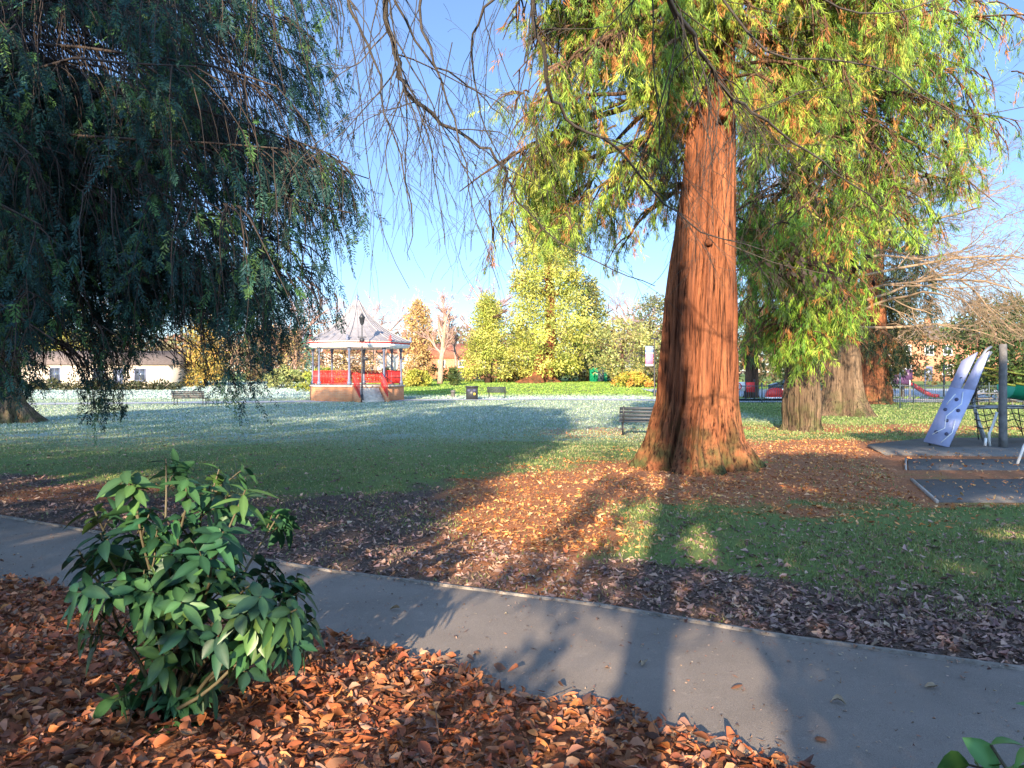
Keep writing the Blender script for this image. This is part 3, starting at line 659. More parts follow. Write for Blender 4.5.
H_, rh = over([(700,-50),(800,-10),(880,20),(1000,-20)], 5.5, 6.5, .016, .003, 6.8)
I_, ri = over([(690,-60),(760,60),(870,60),(960,120),(1040,105)], 6.0, 7.5, .014, .003, 6.4); hang(I_, ri, 16, 10, (.4, 1.0), .4)
J_, rj = over([(360,-60),(388,-20),(425,60),(470,85),(500,110),(540,180)], 4.4, 5.4, .012, .002, 7.0); hang(J_, rj, 14, 9, (.4, 1.0), .9)
for k in range(11):    # long pendulous shoots
    x = random.uniform(330, 560); y0 = random.uniform(-60, 60); L = random.uniform(.8, 2.3); d = random.uniform(4.2, 6.5)
    q = P(x, y0, d); grow(mb, q, (random.uniform(-.3,.3), random.uniform(-.1,.3), -1), L, .0045, 2, (2,3), .5, .9, .10, .5, 10, .0012, cliptw)
mb.build('branch', M['beech'], t, smooth=True)
# a few retained dark leaves on a spray in front of the second conifer
m = MB(); q = np.array([P(random.gauss(812, 26), random.gauss(268, 10), 6.3) for _ in range(95)]); q[:,2] -= (q[:,0]-q[:,0].mean())*.10
d = unit(rdir(95)*.5+np.array([.4,0,-.8])); m.cards(q, d, unit(np.cross(d, rdir(95))), .075, .032, pick([(.016,.010,.009),(.024,.014,.010)], 95), .5, .15)
q2 = limb_path(P(772, 262, 6.3), (1,0,-.12), .7, 8, .2, .06)
m.build('leaf', M['dead'], t)
m = MB(); m.tube(np.vstack([P(725, 243, 6.2), q2]), .004, 4); m.build('branchlet', M['beech'], t)

# ------------------------------------------------------------------ generic far trees
def leafy(name, label, cat, px, d, h, w, z0, pal, nclump, per, size, shape='cone', trunk=.3, bark='darkbark', group=None, cr=None):
    b0 = G(px, d); t = thing(name, label, cat, b0, group)
    m = MB(); pts = limb_path(b0, (0,0,1), h*.85, 8, 0, .03); m.tube(pts, np.linspace(trunk, trunk*.25, 8), 8)
    for _ in range(10):
        i = random.randint(2, 6); a = random.uniform(0, 6.28); grow(m, pts[i], (math.cos(a), math.sin(a), .4), w*.35, trunk*.3, 1, (2,3))
    m.build('trunk', M[bark], t, smooth=True)
    c = []
    while len(c) < nclump:
        f = random.random(); a = random.uniform(0, 6.28)
        if shape == 'cone': rad = (1-f)**.7*(.55+.45*math.sin(min(1, f*6)*1.57))
        elif shape == 'column': rad = (1-f**4)**.5*(.75+.25*f)
        else: rad = math.sqrt(max(0, 1-(2*f-1)**2))
        rad *= w/2*(.72+.55*float(noise3(math.cos(a)*1.5+px, math.sin(a)*1.5, f*4+px)))
        k = random.random()**.35
        c.append((b0[0]+math.cos(a)*rad*k, b0[1]+math.sin(a)*rad*k, b0[2]+z0+(h-z0)*f))
    m = MB(); crown_cards(m, c, cr or w*.10, per, size, pal, .34, var=.4)
    m.build('crown', M['needle'], t); return t
def bare(name, label, px, d, h, w, r, mat, group=None, depth=3, kids=(3,5), rise=1.0, bark=None):
    b0 = G(px, d); t = thing(name, label, 'tree', b0, group)
    m = MB(); pts = limb_path(b0, (0,0,1), h*.6, 8, 0, .04); m.tube(pts, np.linspace(r, r*.5, 8), 8); m.build('trunk', M[bark or mat], t, smooth=True)
    mb = MB()
    for _ in range(int(9)):
        i = random.randint(3, 7); a = random.uniform(0, 6.28)
        grow(mb, pts[i], (math.cos(a), math.sin(a), rise*random.uniform(.6, 1.8)), w*random.uniform(.45, .8), r*.45, depth, kids, .6, 0, .12, .62, 6, .02)
    mb.build('branch', M[mat], t, smooth=True); return t
YG = [(.38,.40,.07),(.46,.46,.10),(.28,.31,.06),(.52,.50,.13),(.19,.23,.05)]
YG2 = [(.26,.27,.06),(.33,.32,.08),(.2,.22,.05)]
OR = [(.45,.28,.11),(.54,.36,.15),(.35,.24,.10)]
RU = [(.3,.17,.10),(.38,.24,.13),(.22,.14,.09),(.33,.27,.10)]
tt_ = leafy('golden_conifer', 'tallest yellow-green conifer with spreading red root base, mid distance', 'tree', 548, 96, 30, 12.5, 1.3, YG, 1000, 60, .40, 'cone', .9, 'redbark', cr=1.0)
m = MB(); b0 = G(541, 95.2); fluted(m, b0, [(0,2.1),(.5,1.5),(1.3,1.0),(2.6,.8),(4,.6)], 7.1, 80, 40, .5, .1, rootn=1.3); m.build('root_base', M['redbark'], tt_, smooth=True)
leafy('golden_conifer', 'shorter rounded yellow-green conifer left of the tallest one', 'tree', 488, 94, 10.5, 8.2, .9, YG, 330, 50, .32, 'cone', .45, 'darkbark', cr=1.0)
leafy('columnar_conifer', 'orange-brown column-shaped conifer right of the bandstand', 'tree', 418, 98, 10.2, 4.2, .3, OR, 190, 28, .4, 'column', .3, 'darkbark', cr=.65)
leafy('dark_conifer', 'olive conifer standing behind the right side of the tallest golden one', 'tree', 590, 104, 14, 8, .5, [(.2,.23,.07),(.3,.3,.1),(.14,.17,.06)], 220, 28, .5, 'cone', .5, cr=1.0)
leafy('evergreen_tree', 'yellow-olive spreading tree left of the banner lamp post', 'tree', 622, 92, 7.5, 9.5, 1.2, [(.32,.32,.1),(.42,.38,.14),(.22,.25,.08)], 200, 26, .42, 'round', .35, cr=1.0)
leafy('evergreen_tree', 'dull green tree just behind the left side of the main trunk', 'tree', 655, 100, 11, 7, 1.0, [(.1,.13,.05),(.15,.17,.06),(.2,.19,.09)], 170, 26, .45, 'round', .35, cr=1.0)
leafy('golden_tree', 'golden bushy tree seen through the dark sprays beside the far left bench', 'tree', 205, 84, 8, 5, .2, [(.42,.27,.06),(.5,.33,.08),(.3,.25,.06)], 150, 26, .4, 'column', .3, cr=.8)
leafy('golden_tree', 'yellow tree behind the cream clubhouse', 'tree', 60, 92, 9, 9, 1.0, [(.4,.35,.08),(.3,.3,.08)], 160, 26, .45, 'round', .3, cr=1.0)
leafy('russet_tree', 'russet tree to the left behind the bandstand', 'tree', 270, 96, 6.6, 9, .6, RU, 190, 26, .42, 'round', .3, cr=1.0)
leafy('russet_tree', 'russet brown tree seen through the bandstand columns', 'tree', 345, 94, 5.6, 8, .4, RU, 170, 26, .4, 'round', .3, cr=.9)
leafy('evergreen_oak', 'rounded dark green tree at the right edge behind the climbing frame', 'tree', 1012, 52, 6.8, 9.5, .9, [(.035,.07,.02),(.06,.10,.028),(.09,.13,.035),(.025,.05,.018)], 330, 44, .32, 'round', .3, cr=.85)
leafy('evergreen_tree', 'dark tree hanging in front of the brick house', 'tree', 902, 62, 7.2, 4.6, 2.2, [(.05,.07,.03),(.10,.10,.035),(.16,.12,.05)], 95, 26, .36, 'round', .22, cr=.7)
bare('bare_tree', 'tall pale upright leafless tree behind the litter bin', 440, 90, 13.2, 4.6, .36, 'pinktwig', None, 3, (4,5), 2.6, 'palebark')
bare('bare_tree', 'thin pollarded leafless tree between the pale tree and the golden conifer', 456, 97, 9.0, 2.6, .22, 'pinktwig', None, 2, (3,4), 3.0)
bare('bare_tree', 'thin pollarded leafless tree just right of the bandstand roof', 398, 100, 9.2, 2.6, .22, 'pinktwig', None, 2, (3,4), 3.0)
bare('bare_tree', 'second thin pollarded tree behind the bandstand roof', 385, 106, 8.8, 2.6, .22, 'pinktwig', None, 2, (3,4), 3.0)
bare('bare_tree', 'wide pinkish leafless tree behind the shorter golden conifer', 478, 125, 17, 9, .4, 'pinktwig', None, 4, (3,4), 1.2)
bare('bare_tree', 'broad pinkish leafless tree to the right of the tallest golden conifer', 640, 118, 13, 11, .35, 'pinktwig', None, 4, (3,4), .9)
bare('bare_tree', 'bare rosy tree above the roof of the cream clubhouse', 130, 100, 10, 8, .35, 'pinktwig', None, 3, (3,4), .9)
bare('bare_tree', 'wide rosy leafless tree behind the left of the bandstand roof', 295, 112, 10.5, 9, .35, 'pinktwig', None, 4, (3,4), .9)
bare('bare_tree', 'rosy leafless tree between bandstand and orange conifer, far back', 375, 120, 10, 10, .35, 'pinktwig', None, 4, (3,4), .7)

def bush(name, label, px, d, w, h, pal, n=60, per=40, size=.3, dep=None, cat='shrub'):
    b0 = G(px, d); t = thing(name, label, cat, b0); c = []
    for _ in range(n):
        a = random.uniform(0, 6.28); k = random.random()**.5; f = random.random()
        rr = math.sqrt(max(.02, 1-f*f)); c.append((b0[0]+math.cos(a)*w/2*k*rr, b0[1]+math.sin(a)*(dep or w)/2*k*rr, b0[2]+.1+f*h*.9))
    m = MB(); crown_cards(m, c, max(.2, h*.16), per, size, pal, .5, var=.3); m.build('foliage', M['needle'], t)
    m = MB()
    for _ in range(8): grow(m, (b0[0]+random.uniform(-.15,.15)*w, b0[1], b0[2]), (random.uniform(-.5,.5), random.uniform(-.5,.5), 1), h*.7, .04, 1, (2,3))
    m.build('stem', M['stem'], t); return t
bush('shrub', 'bright yellow-green shrub on the lawn right of the bandstand', 418, 84, 4.2, 1.7, [(.25,.27,.04),(.36,.33,.06)])
bush('shrub', 'yellow and orange shrub by the white cottage near the banner post', 632, 82, 4.4, 1.5, [(.42,.36,.05),(.5,.27,.06),(.3,.3,.05)])
bush('shrub', 'small dark clipped upright bush by the pale leafless tree', 454, 86, 1.1, 2.0, [(.05,.08,.03),(.08,.11,.03)], 30)
bush('shrub', 'yellow-green bush left of the bandstand platform', 322, 74, 5.0, 2.2, [(.28,.3,.05),(.2,.24,.05)])
bush('shrub', 'low reddish bush on bank near the far lawn edge', 520, 99, 9, 1.4, [(.3,.2,.07),(.22,.2,.06),(.36,.16,.07)], 80, dep=2)
bush('shrub', 'pale green bush left behind the bandstand', 285, 80, 4.5, 2.2, [(.33,.36,.14),(.25,.28,.1)])
def hedge(name, label, pts, h, w, pal, size=.35, per=30, stepm=.5):
    p = np.array(pts, float); c = []
    for a, b_ in zip(p[:-1], p[1:]):
        L = np.hypot(*(b_-a)); n = int(L/stepm)
        for i in range(n):
            q = a+(b_-a)*(i+random.random())/n
            for _ in range(3): x, y = q[0]+random.uniform(-.3,.3), q[1]+random.uniform(-.5,.5)*w; c.append((x, y, gzf(x, y)+random.uniform(.1, 1)*h*(.8+.4*float(noise3(x*.4, y*.4, 1)))))
    t = thing(name, label, 'hedge', (p[0][0], p[0][1], gzf(*p[0])))
    m = MB(); crown_cards(m, c, .45, per, size, pal, .5, var=.3); m.build('foliage', M['needle'], t)
hedge('hedge', 'low dark hedge along the foot of the cream clubhouse', [(-58,76),(-33,76)], .7, 1.0, [(.05,.06,.03),(.08,.075,.035)])
hedge('hedge', 'long low yellow-brown hedge along the far lawn edge', [(-36,104),(-4,106),(8,108),(26,104)], 1.7, 1.6, [(.17,.15,.05),(.26,.22,.07),(.22,.14,.07)], .45, 26, .7)
hedge('hedge', 'brown hedge beyond the play yard', [(14,82),(30,82),(52,82),(80,82)], 2.2, 1.6, [(.09,.08,.04),(.14,.10,.05),(.06,.07,.03)], .45, 26, .8)

# far mass of trees closing the view
m = MB(); cs = []
for i in range(1500):
    x = random.uniform(-135, 145); y = 165+random.uniform(0, 30); hh = 7+5*float(fbm(x*.05, .5, 2.2)); cs.append((x, y, gzf(x, y)+random.random()**.8*hh))
crown_cards(m, cs, 2.2, 30, 1.2, [(.24,.17,.12),(.3,.2,.15),(.17,.15,.08),(.2,.19,.09),(.27,.16,.11)], .5, var=.3)
tag(m.build('far_woods', M['needle']), 'far belt of brown winter trees closing the view', 'woodland', kind='stuff')

# ------------------------------------------------------------------ foreground laurel-like shrub
def laurel(name, label, base, targets, nper, ll, lw, pal, lowfrac=0.0):
    t = thing(name, label, 'shrub', tuple(base)); m = MB(); tips = []
    for tg in targets:
        tg = np.array(tg); b0 = np.array(base)+RNG.normal(size=3)*np.array([.03,.03,0]); d = tg-b0; L = np.linalg.norm(d)
        n = 8; f = np.linspace(0, 1, n)[:,None]; pts = b0+d*f+np.array([0,0,1])*(.18*L*f*(1-f))+RNG.normal(size=(n, 3))*.01
        m.tube(pts, np.linspace(.011, .004, n), 6, cap=False)
        tips.append((pts[-1], unit(pts[-1]-pts[-2])))
        for q in range(4):
            i = random.randint(3, n-2); dd = unit(unit(pts[i+1]-pts[i])+rdir(1)[0]*.8+np.array([0,0,.2])); bp = limb_path(pts[i], dd, random.uniform(.1, .24), 5, .2, .1); m.tube(bp, np.linspace(.005, .003, 5), 5, cap=False); tips.append((bp[-1], unit(bp[-1]-bp[-2])))
    m.build('stem', M['stem'], t, smooth=True)
    m = MB()
    for (p, a) in tips:
        k = random.randint(nper-3, nper+2); th0 = random.uniform(0, 6.28)
        e1 = unit(np.cross(a, (.3,.2,.9))); e2 = np.cross(a, e1); c = pick(pal, 1, .22)[0]
        for j in range(k):
            th = th0+j*2.4; out = e1*math.cos(th)+e2*math.sin(th)
            d = unit(out+a*random.uniform(-.1, .6)+np.array([0,0,-.32])); st = p-a*.10*j/k
            L = ll*random.uniform(.45, 1.2); W = lw*random.uniform(.75, 1.2); s_ = unit(np.cross(d, a+rdir(1)[0]*.3)); nn = unit(np.cross(s_, d))
            if nn[2] < 0: nn = -nn
            f = np.array([0, .12, .3, .5, .7, .88, 1.0]); wd = np.array([.06,.45,.88,1.0,.8,.38,.02])*W/2; cup = .30
            ctr = st+d*(f*L)[:,None]+np.array([0,0,-1])*((f**2)*L*random.uniform(.1,.35))[:,None]
            v = np.stack([ctr+s_*wd[:,None]+nn*(wd*cup)[:,None], ctr, ctr-s_*wd[:,None]+nn*(wd*cup)[:,None]], 1).reshape(-1, 3)
            fs = []
            for r in range(6):
                for q in range(2): fs.append((r*3+q, r*3+q+1, r*3+q+4, r*3+q+3))
            cc = c*random.uniform(.75, 1.3)
            m.add(v, fs, None, np.tile(np.stack([cc, cc*1.35+.006, cc]), (7, 1)))
    m.build('leaf', M['laurel'], t, smooth=True); return t
LA = [(.022,.072,.034),(.03,.092,.036),(.016,.055,.028),(.045,.115,.04),(.065,.13,.035)]
SB = np.array([-1.62, 3.62, .07])
targets = []
outl = [(100,520),(80,560),(130,485),(165,475),(190,490),(215,478),(250,500),(272,520),(150,540),(185,530),(225,545),(120,590),(165,590),(200,600),(150,625),(245,590),(280,580),(310,600),(260,620),(300,620),(320,632),(275,650),(235,640),(190,640),(100,545),(140,560),(240,510),(205,500),(170,615),(215,575),(285,600),(305,650),(180,560)]
for (x, y) in outl: targets.append(P(x+random.uniform(-8, 8), y+random.uniform(-6, 6)-10, random.uniform(3.25, 4.0)))
for (x, y) in [(160,700),(180,704),(150,690),(195,690)]: targets.append(P(x, y, 3.6))
laurel('laurel_shrub', 'glossy dark green leafy shrub in the dry leaves beside the path', SB, targets, 9, .125, .050, LA)
# young sprig low at the right corner
laurel('laurel_sprig', 'bright green leafy sprig at the bottom right corner by the tarmac', np.array([1.62,1.62,.0]), [P(985,742,2.1), P(1040,722,2.2), P(1030,765,2.0)], 5, .135, .075, [(.08,.2,.05),(.1,.24,.06)])

# ------------------------------------------------------------------ leaves and grass on the ground
LP = [(.50,.20,.085),(.38,.145,.07),(.60,.29,.14),(.22,.085,.05),(.56,.24,.095),(.38,.19,.12),(.56,.30,.18),(.26,.10,.06),(.40,.15,.07),(.35,.14,.075),(.5,.22,.11),(.30,.11,.06)]
def curled(mb, p, L, W, col, flat=.5, segs=4):
    n = len(p); th = RNG.uniform(0, 6.28, n); nrm = unit(RNG.normal(size=(n, 3))*flat+np.array([0,0,1])); d0 = np.stack([np.cos(th), np.sin(th), 0*th], -1)
    d = unit(d0-nrm*(d0*nrm).sum(1)[:,None]); s_ = np.cross(nrm, d)
    curl = RNG.normal(size=n)*.65; cup = RNG.normal(size=n)*.55+.25; skew = RNG.normal(size=n)*.18
    f = np.linspace(0, 1, segs+1); wd = np.sin(np.clip(f*.94+.05, 0, 1)**.85*math.pi)**1.1; V = []
    for k in range(segs+1):
        c = p+d*((f[k]-.5)*L)[:,None]+s_*(skew*L*math.sin(f[k]*3.1))[:,None]+nrm*(curl*L*.5*(f[k]-.5)**2*2)[:,None]; w = (wd[k]*W/2)[:,None]
        V += [c+s_*w+nrm*(cup*w[:,0])[:,None], c, c-s_*w+nrm*(cup*w[:,0])[:,None]]
    v = np.stack(V, 1).reshape(-1, 3); nv = 3*(segs+1); fs = []
    for r in range(segs):
        for q in range(2): fs.append((r*3+q, r*3+q+1, r*3+q+4, r*3+q+3))
    fs = (np.array(fs)[None]+np.arange(n)[:,None,None]*nv).reshape(-1, 4)
    cc = np.repeat(col, nv, 0)*(1+.12*RNG.uniform(-1, 1, (n*nv, 1)))
    mb.add(v, fs, None, cc)
GI = None
def ground_z(x, y):
    i = np.clip(np.searchsorted(gx, x)-1, 0, nx-2); j = np.clip(np.searchsorted(gy, y)-1, 0, ny-2)
    fx_ = (x-gx[i])/(gx[i+1]-gx[i]); fy_ = (y-gy[j])/(gy[j+1]-gy[j])
    return (ZZ[j,i]*(1-fx_)+ZZ[j,i+1]*fx_)*(1-fy_)+(ZZ[j+1,i]*(1-fx_)+ZZ[j+1,i+1]*fx_)*fy_
m = MB(); n = 64000; x = RNG.uniform(-6.5, 2.2, n); y = RNG.uniform(1.6, 8.0, n)
e = near_edge(x)-y; k = (e > -.10+.28*(fbm(x*2.2, y*2.2, 6.0)-.5)*1.5-(RNG.random(n) < .02)*.25*RNG.random(n)) & (np.abs(x) < y*.72+.6)
x, y, e = x[k], y[k], e[k]; z = np.where(e > 0, ground_z(x, y), .012)+.008+RNG.random(len(x))*.035*np.clip(e*3+.3, .2, 1)
sz = .28+.95*RNG.random(len(x))**1.5; curled(m, np.stack([x, y, z], -1), .078*sz, .038*sz*RNG.uniform(.7, 1.3, len(x)), pick(LP+[(.30,.20,.16),(.20,.12,.10),(.42,.28,.21),(.14,.07,.05)], len(x), .45)*np.array([.84,.71,.62]), .42)
yl = RNG.random(len(x)) < .006
for _ in range(150):
    xx = random.uniform(-4.5, 1.2); yy = random.uniform(2.0, 6.0)
    if yy < near_edge(xx)-.05: a_ = random.uniform(0, 6.28); zz = float(ground_z(np.array([xx]), np.array([yy]))[0])+.045; L_ = random.uniform(.06, .22); q_ = limb_path((xx, yy, zz), (math.cos(a_), math.sin(a_), .02), L_, 5, 0, .15); m.tube(q_, random.uniform(.0015, .0035), 4, col=(.16,.10,.07))
tag(m.build('leaf_litter', M['dead'], smooth=True), 'deep carpet of dry brown beech leaves on the near side of path', 'fallen leaves', kind='stuff')
print('litter', len(x))
# scattered leaves beyond the path
m = MB(); n = 150000; y = 3.8+RNG.random(n)**1.5*24; x = (RNG.uniform(-.72, .72, n))*y; so_, li_, fr_, tr_ = weights(x, y)
e = y-far_edge(x); w_ = (np.maximum(so_*.62, li_*.85)*.9+.17+.16*((x > 1.5) & (y < 12)))*(.45+.9*fbm(x*1.7, y*1.7, 12.0))
inmat = (x > 5.4+(y-10)*.35) & (y > 9.9) & (y < 20)
k = (RNG.random(n) < w_*np.where(e < 2.5, 1, .8)) & (e > -.03) & (np.hypot(x-MAIN[0], y-MAIN[1]) > .95) & (~inmat | (RNG.random(n) < .14))
x, y, so_, li_ = x[k], y[k], so_[k], li_[k]; z = ground_z(x, y)+.01+.035*inmat[k]
sz = .28+.85*RNG.random(len(x))**2.2; pal1 = pick([(.64,.26,.085),(.52,.19,.065),(.70,.35,.13),(.34,.13,.06),(.60,.36,.19)], len(x), .35); pal2 = pick([(.34,.21,.16),(.22,.14,.115),(.46,.30,.24),(.16,.10,.09)], len(x), .35)
curled(m, np.stack([x, y, z], -1), .08*sz, .040*sz, np.where((li_ > so_)[:,None], pal1, pal2), .4, 2)
n = 2600; xd = RNG.uniform(-6, 4, n); yd = near_edge(xd)+(far_edge(xd)-near_edge(xd))*np.where(RNG.random(n) < .5, RNG.random(n)**3, 1-RNG.random(n)**3); k = np.abs(xd) < yd*.74; xd, yd = xd[k], yd[k]; n = len(xd)
curled(m, np.stack([xd, yd, np.full(n, .017)], -1), RNG.uniform(.006, .028, n)+.03*(RNG.random(n) < .07), RNG.uniform(.004, .014, n)+.018*(RNG.random(n) < .07), pick([(.3,.16,.1),(.16,.1,.08),(.42,.3,.22)], n, .3), .15, 2)
tag(m.build('scattered_leaves', M['dead'], smooth=True), 'brown leaves strewn over soil and grass beyond the path', 'fallen leaves', kind='stuff')
print('scattered', len(x))
# grass blades
m = MB(); n = 260000; y = 5.2+RNG.random(n)**1.7*27; x = RNG.uniform(-.74, .74, n)*y; so_, li_, fr_, tr_ = weights(x, y)
e = y-far_edge(x); inmat = (x > 5.3+(y-10)*.35) & (y > 9.9) & (y < 20.4)
pat = sstep(.30, .58, fbm(x*.9, y*.9, 31.0)+.25*(fbm(x*4, y*4, 8.0)-.5)); k = (RNG.random(n) < .18+.82*pat) & (RNG.random(n) > np.clip(np.maximum(so_*.92, li_*.97), 0, .96)) & (e > .1) & ~inmat & (RNG.random(n) > tr_*.8) & (np.hypot(x-MAIN[0], y-MAIN[1]) > 1.0)
x, y, fr_ = x[k], y[k], fr_[k]; n = len(x); p = np.stack([x, y, ground_z(x, y)-.004], -1)
d = unit(np.array([0,0,1.])+RNG.normal(size=(n, 3))*.55); d[:,2] = np.abs(d[:,2]); w_ = unit(np.cross(d, RNG.normal(size=(n, 3))))
gc = pick([(.13,.185,.05),(.19,.25,.065),(.25,.29,.09),(.34,.32,.15),(.27,.20,.11),(.22,.27,.11)], n, .35); fc = pick([(.20,.28,.18),(.38,.45,.38),(.17,.25,.14)], n, .25)
fmix = np.clip(fr_*1.1*RNG.uniform(.5, 1.1, n), 0, .95)[:,None]
m.cards(p, d, w_, RNG.uniform(.018, .052, n)*(1+.012*y), .004+.0010*y, gc*(1-fmix)+fc*fmix, .35)
n = 130000; y = 24+RNG.random(n)*36; x = RNG.uniform(-.74, .74, n)*y; so_, li_, fr_, tr_ = weights(x, y); cl_ = fbm(x*.8, y*.8, 21.0)
k = (RNG.random(n) > np.clip(li_*1.1, 0, .95)) & (RNG.random(n) > tr_*.9) & (RNG.random(n) < .25+1.1*cl_) & (np.abs(y-np.interp(x, fx, fy)) > 2.1) & ~((y > 51.2) & (x > 12.8)); x, y, fr_, cl_ = x[k], y[k], fr_[k], cl_[k]; n = len(x)
d = unit(np.array([0,0,1.])+RNG.normal(size=(n, 3))*.5); w_ = unit(np.cross(d, RNG.normal(size=(n, 3))))
gc = pick([(.12,.19,.05),(.16,.24,.07),(.21,.27,.09),(.27,.28,.13)], n, .3); fc = pick([(.20,.28,.19),(.40,.47,.42),(.27,.34,.27)], n, .25); fmix = np.clip(fr_*1.2*RNG.uniform(.3, 1.1, n)*(.5+cl_), 0, .95)[:,None]
m.cards(np.stack([x, y, gz(x, y)-.01], -1), d, w_, RNG.uniform(.05, .11, n), .012+.0011*y, gc*(1-fmix)+fc*fmix, .35)
tag(m.build('grass', M['grass']), 'short winter grass with patches of frost on the lawn', 'grass', kind='stuff'); print('grass', n)
n = 70000; x = RNG.uniform(-60, 34, n); y = RNG.uniform(58, 108, n); k = np.abs(x) < y*.72; x, y = x[k], y[k]; n = len(x)
m = MB(); d = unit(np.array([0,0,1.])+RNG.normal(size=(n, 3))*.35); w_ = unit(np.cross(d, RNG.normal(size=(n, 3)))); fr_ = weights(x, y)[2][:,None]
m.cards(np.stack([x, y, gz(x, y)-.01], -1), d, w_, RNG.uniform(.06, .14, n), .16, pick([(.2,.32,.05),(.27,.36,.07),(.15,.26,.04)], n, .2)*(1-fr_)+fr_*pick([(.3,.4,.36),(.4,.48,.46)], n, .2), .3)
tag(m.build('grass', M['grass']), 'far sunlit bright green lawn beyond the bandstand', 'grass', kind='stuff')
# single leaves lying on the tarmac
proto = None
for i, (px, py) in enumerate([(500,672),(560,690),(470,663),(590,708),(735,690),(820,742),(478,655),(690,733),(395,612),(640,668),(838,708),(930,690)]):
    d = CAMZ*F/(py-HOR); x = (px-512)/F*d
    if proto is None or i % 4 == 0:
        mm = MB(); curled(mm, np.zeros((1,3)), np.array([.075]), np.array([.045]), pick([(.2,.09,.05),(.3,.2,.14),(.12,.06,.04)], 1), .25)
        proto = mm.build('fallen_leaf', M['dead'], smooth=True); o = proto
    else: o = proto.copy(); COL.objects.link(o)
    o.location = (x, d, .028); o.rotation_euler = (random.uniform(-.2,.2), random.uniform(-.2,.2), random.uniform(0, 6.28))
    tag(o, 'single dry brown leaf lying alone on the grey tarmac path', 'leaf', 'single leaves on the tarmac path')

# ------------------------------------------------------------------ bandstand
BX, BY = (357-512)/F*56, 56.0; BZ = gzf(BX, BY)
t = thing('bandstand', 'octagonal bandstand with pale tented roof and red railings on a brick base', 'bandstand', (BX, BY, BZ))
def octv(r, off=0.0): return [(r*math.sin(math.radians(45*k+off))+0, -r*math.cos(math.radians(45*k+off))) for k in range(8)]
OFF = 2.0; PH = 1.12
MB().prism(octv(3.42, OFF), -.2, PH-.12).build('base', M['basestone'], t, local=True)
MB().prism(octv(3.5, OFF), PH-.118, PH).build('platform', M['stone'], t, local=True)
CV = octv(3.2, OFF); CH = 2.72
for k, (x, y) in enumerate(CV):
    m = MB(); m.lathe((x, y, PH), [(.0,0),(.15,0),(.15,.25),(.10,.3),(.085,.9),(.07,2.35),(.11,2.42),(.14,2.6),(.14,CH),(0,CH)], 12)
    m.build('column', M['bluecol'], t, smooth=True, local=True)
for k in range(8):
    if k == 0: continue
    a, c2 = np.array(CV[k]), np.array(CV[(k+1) % 8]); m = MB(); L = np.hypot(*(c2-a)); rz = math.atan2(*(c2-a)[::-1])
    for z in (.12, .55, 1.02): m.box((*(a+c2)/2, PH+z), (L-.26, .05, .05), rz)
    nb = 19
    for i in range(nb): q = a+(c2-a)*(i+1)/(nb+1); m.box((*q, PH+.56), (.045, .03, .9), rz)
    for i in range(0, nb, 3):
        q = a+(c2-a)*(i+1)/(nb+1); m.box((*q, PH+.8), (.16, .02, .2), rz+.0)
    m.build('railing', M['red'], t, local=True)
m = MB(); m.prism(octv(3.8, OFF), PH+CH-.02, PH+CH+.06); m.prism(octv(3.86, OFF), PH+CH+.062, PH+CH+.22); m.prism(octv(3.92, OFF), PH+CH+.32, PH+CH+.38); m.build('fascia', M['white'], t, local=True)
m = MB(); m.prism(octv(3.89, OFF), PH+CH+.221, PH+CH+.319); m.build('fascia_stripe', M['red'], t, local=True)
RZ = PH+CH+.382; prof = [(3.98,0),(3.6,.15),(3.0,.42),(2.4,.75),(1.8,1.15),(1.2,1.67),(.75,2.18),(.42,2.65),(.2,3.0),(.06,3.12)]
m = MB(); v = []
for (r, z) in prof: v += [(x, y, RZ+z) for x, y in octv(r, OFF)]
m.add(v, [(i*8+j, i*8+(j+1) % 8, (i+1)*8+(j+1) % 8, (i+1)*8+j) for i in range(len(prof)-1) for j in range(8)])
rf = m.build('roof', M['lead'], t, local=True)
m = MB()
for k in range(8): m.tube([(*octv(r*1.005, OFF)[k], RZ+z+.02) for r, z in prof], .045, 5)
for k in range(8):
    for q in (.25,.5,.75):
        pts = []
        for r, z in prof: a, c2 = np.array(octv(r, OFF)[k]), np.array(octv(r, OFF)[(k+1) % 8]); pts.append((*(a+(c2-a)*q), RZ+z+.015))
        m.tube(pts[:-2], .022, 4)
m.build('roof_rib', M['lead'], rf, local=True)
m = MB(); m.lathe((0,0,RZ+2.95), [(0.16,0),(.2,.1),(.09,.25),(.14,.42),(.04,.55),(.02,1.0),(0,1.05)], 10); m.build('finial', M['bluecol'], rf, smooth=True, local=True)
for k in range(8):
    x, y = octv(3.9, OFF)[k]; m = MB(); m.lathe((x, y, PH+CH+.38), [(.11,0),(.13,.1),(.05,.18),(.10,.3),(0,.42)], 8); m.build('eave_ornament', M['red'] if k % 2 else M['bluecol'], t, smooth=True, local=True)
ang = math.radians(22.5+OFF); dx, dy = math.sin(ang), -math.cos(ang); sx, sy = math.cos(ang), math.sin(ang); R0 = 3.2*math.cos(math.radians(22.5))+.22
for i in range(6):
    h = PH-.0-(i+1)*PH/7; r = R0+.14+i*.28
    MB().box((dx*r, dy*r, h/2-.05), (1.5, .28, h+.1), ang).build('step', M['stone'], t, local=True)
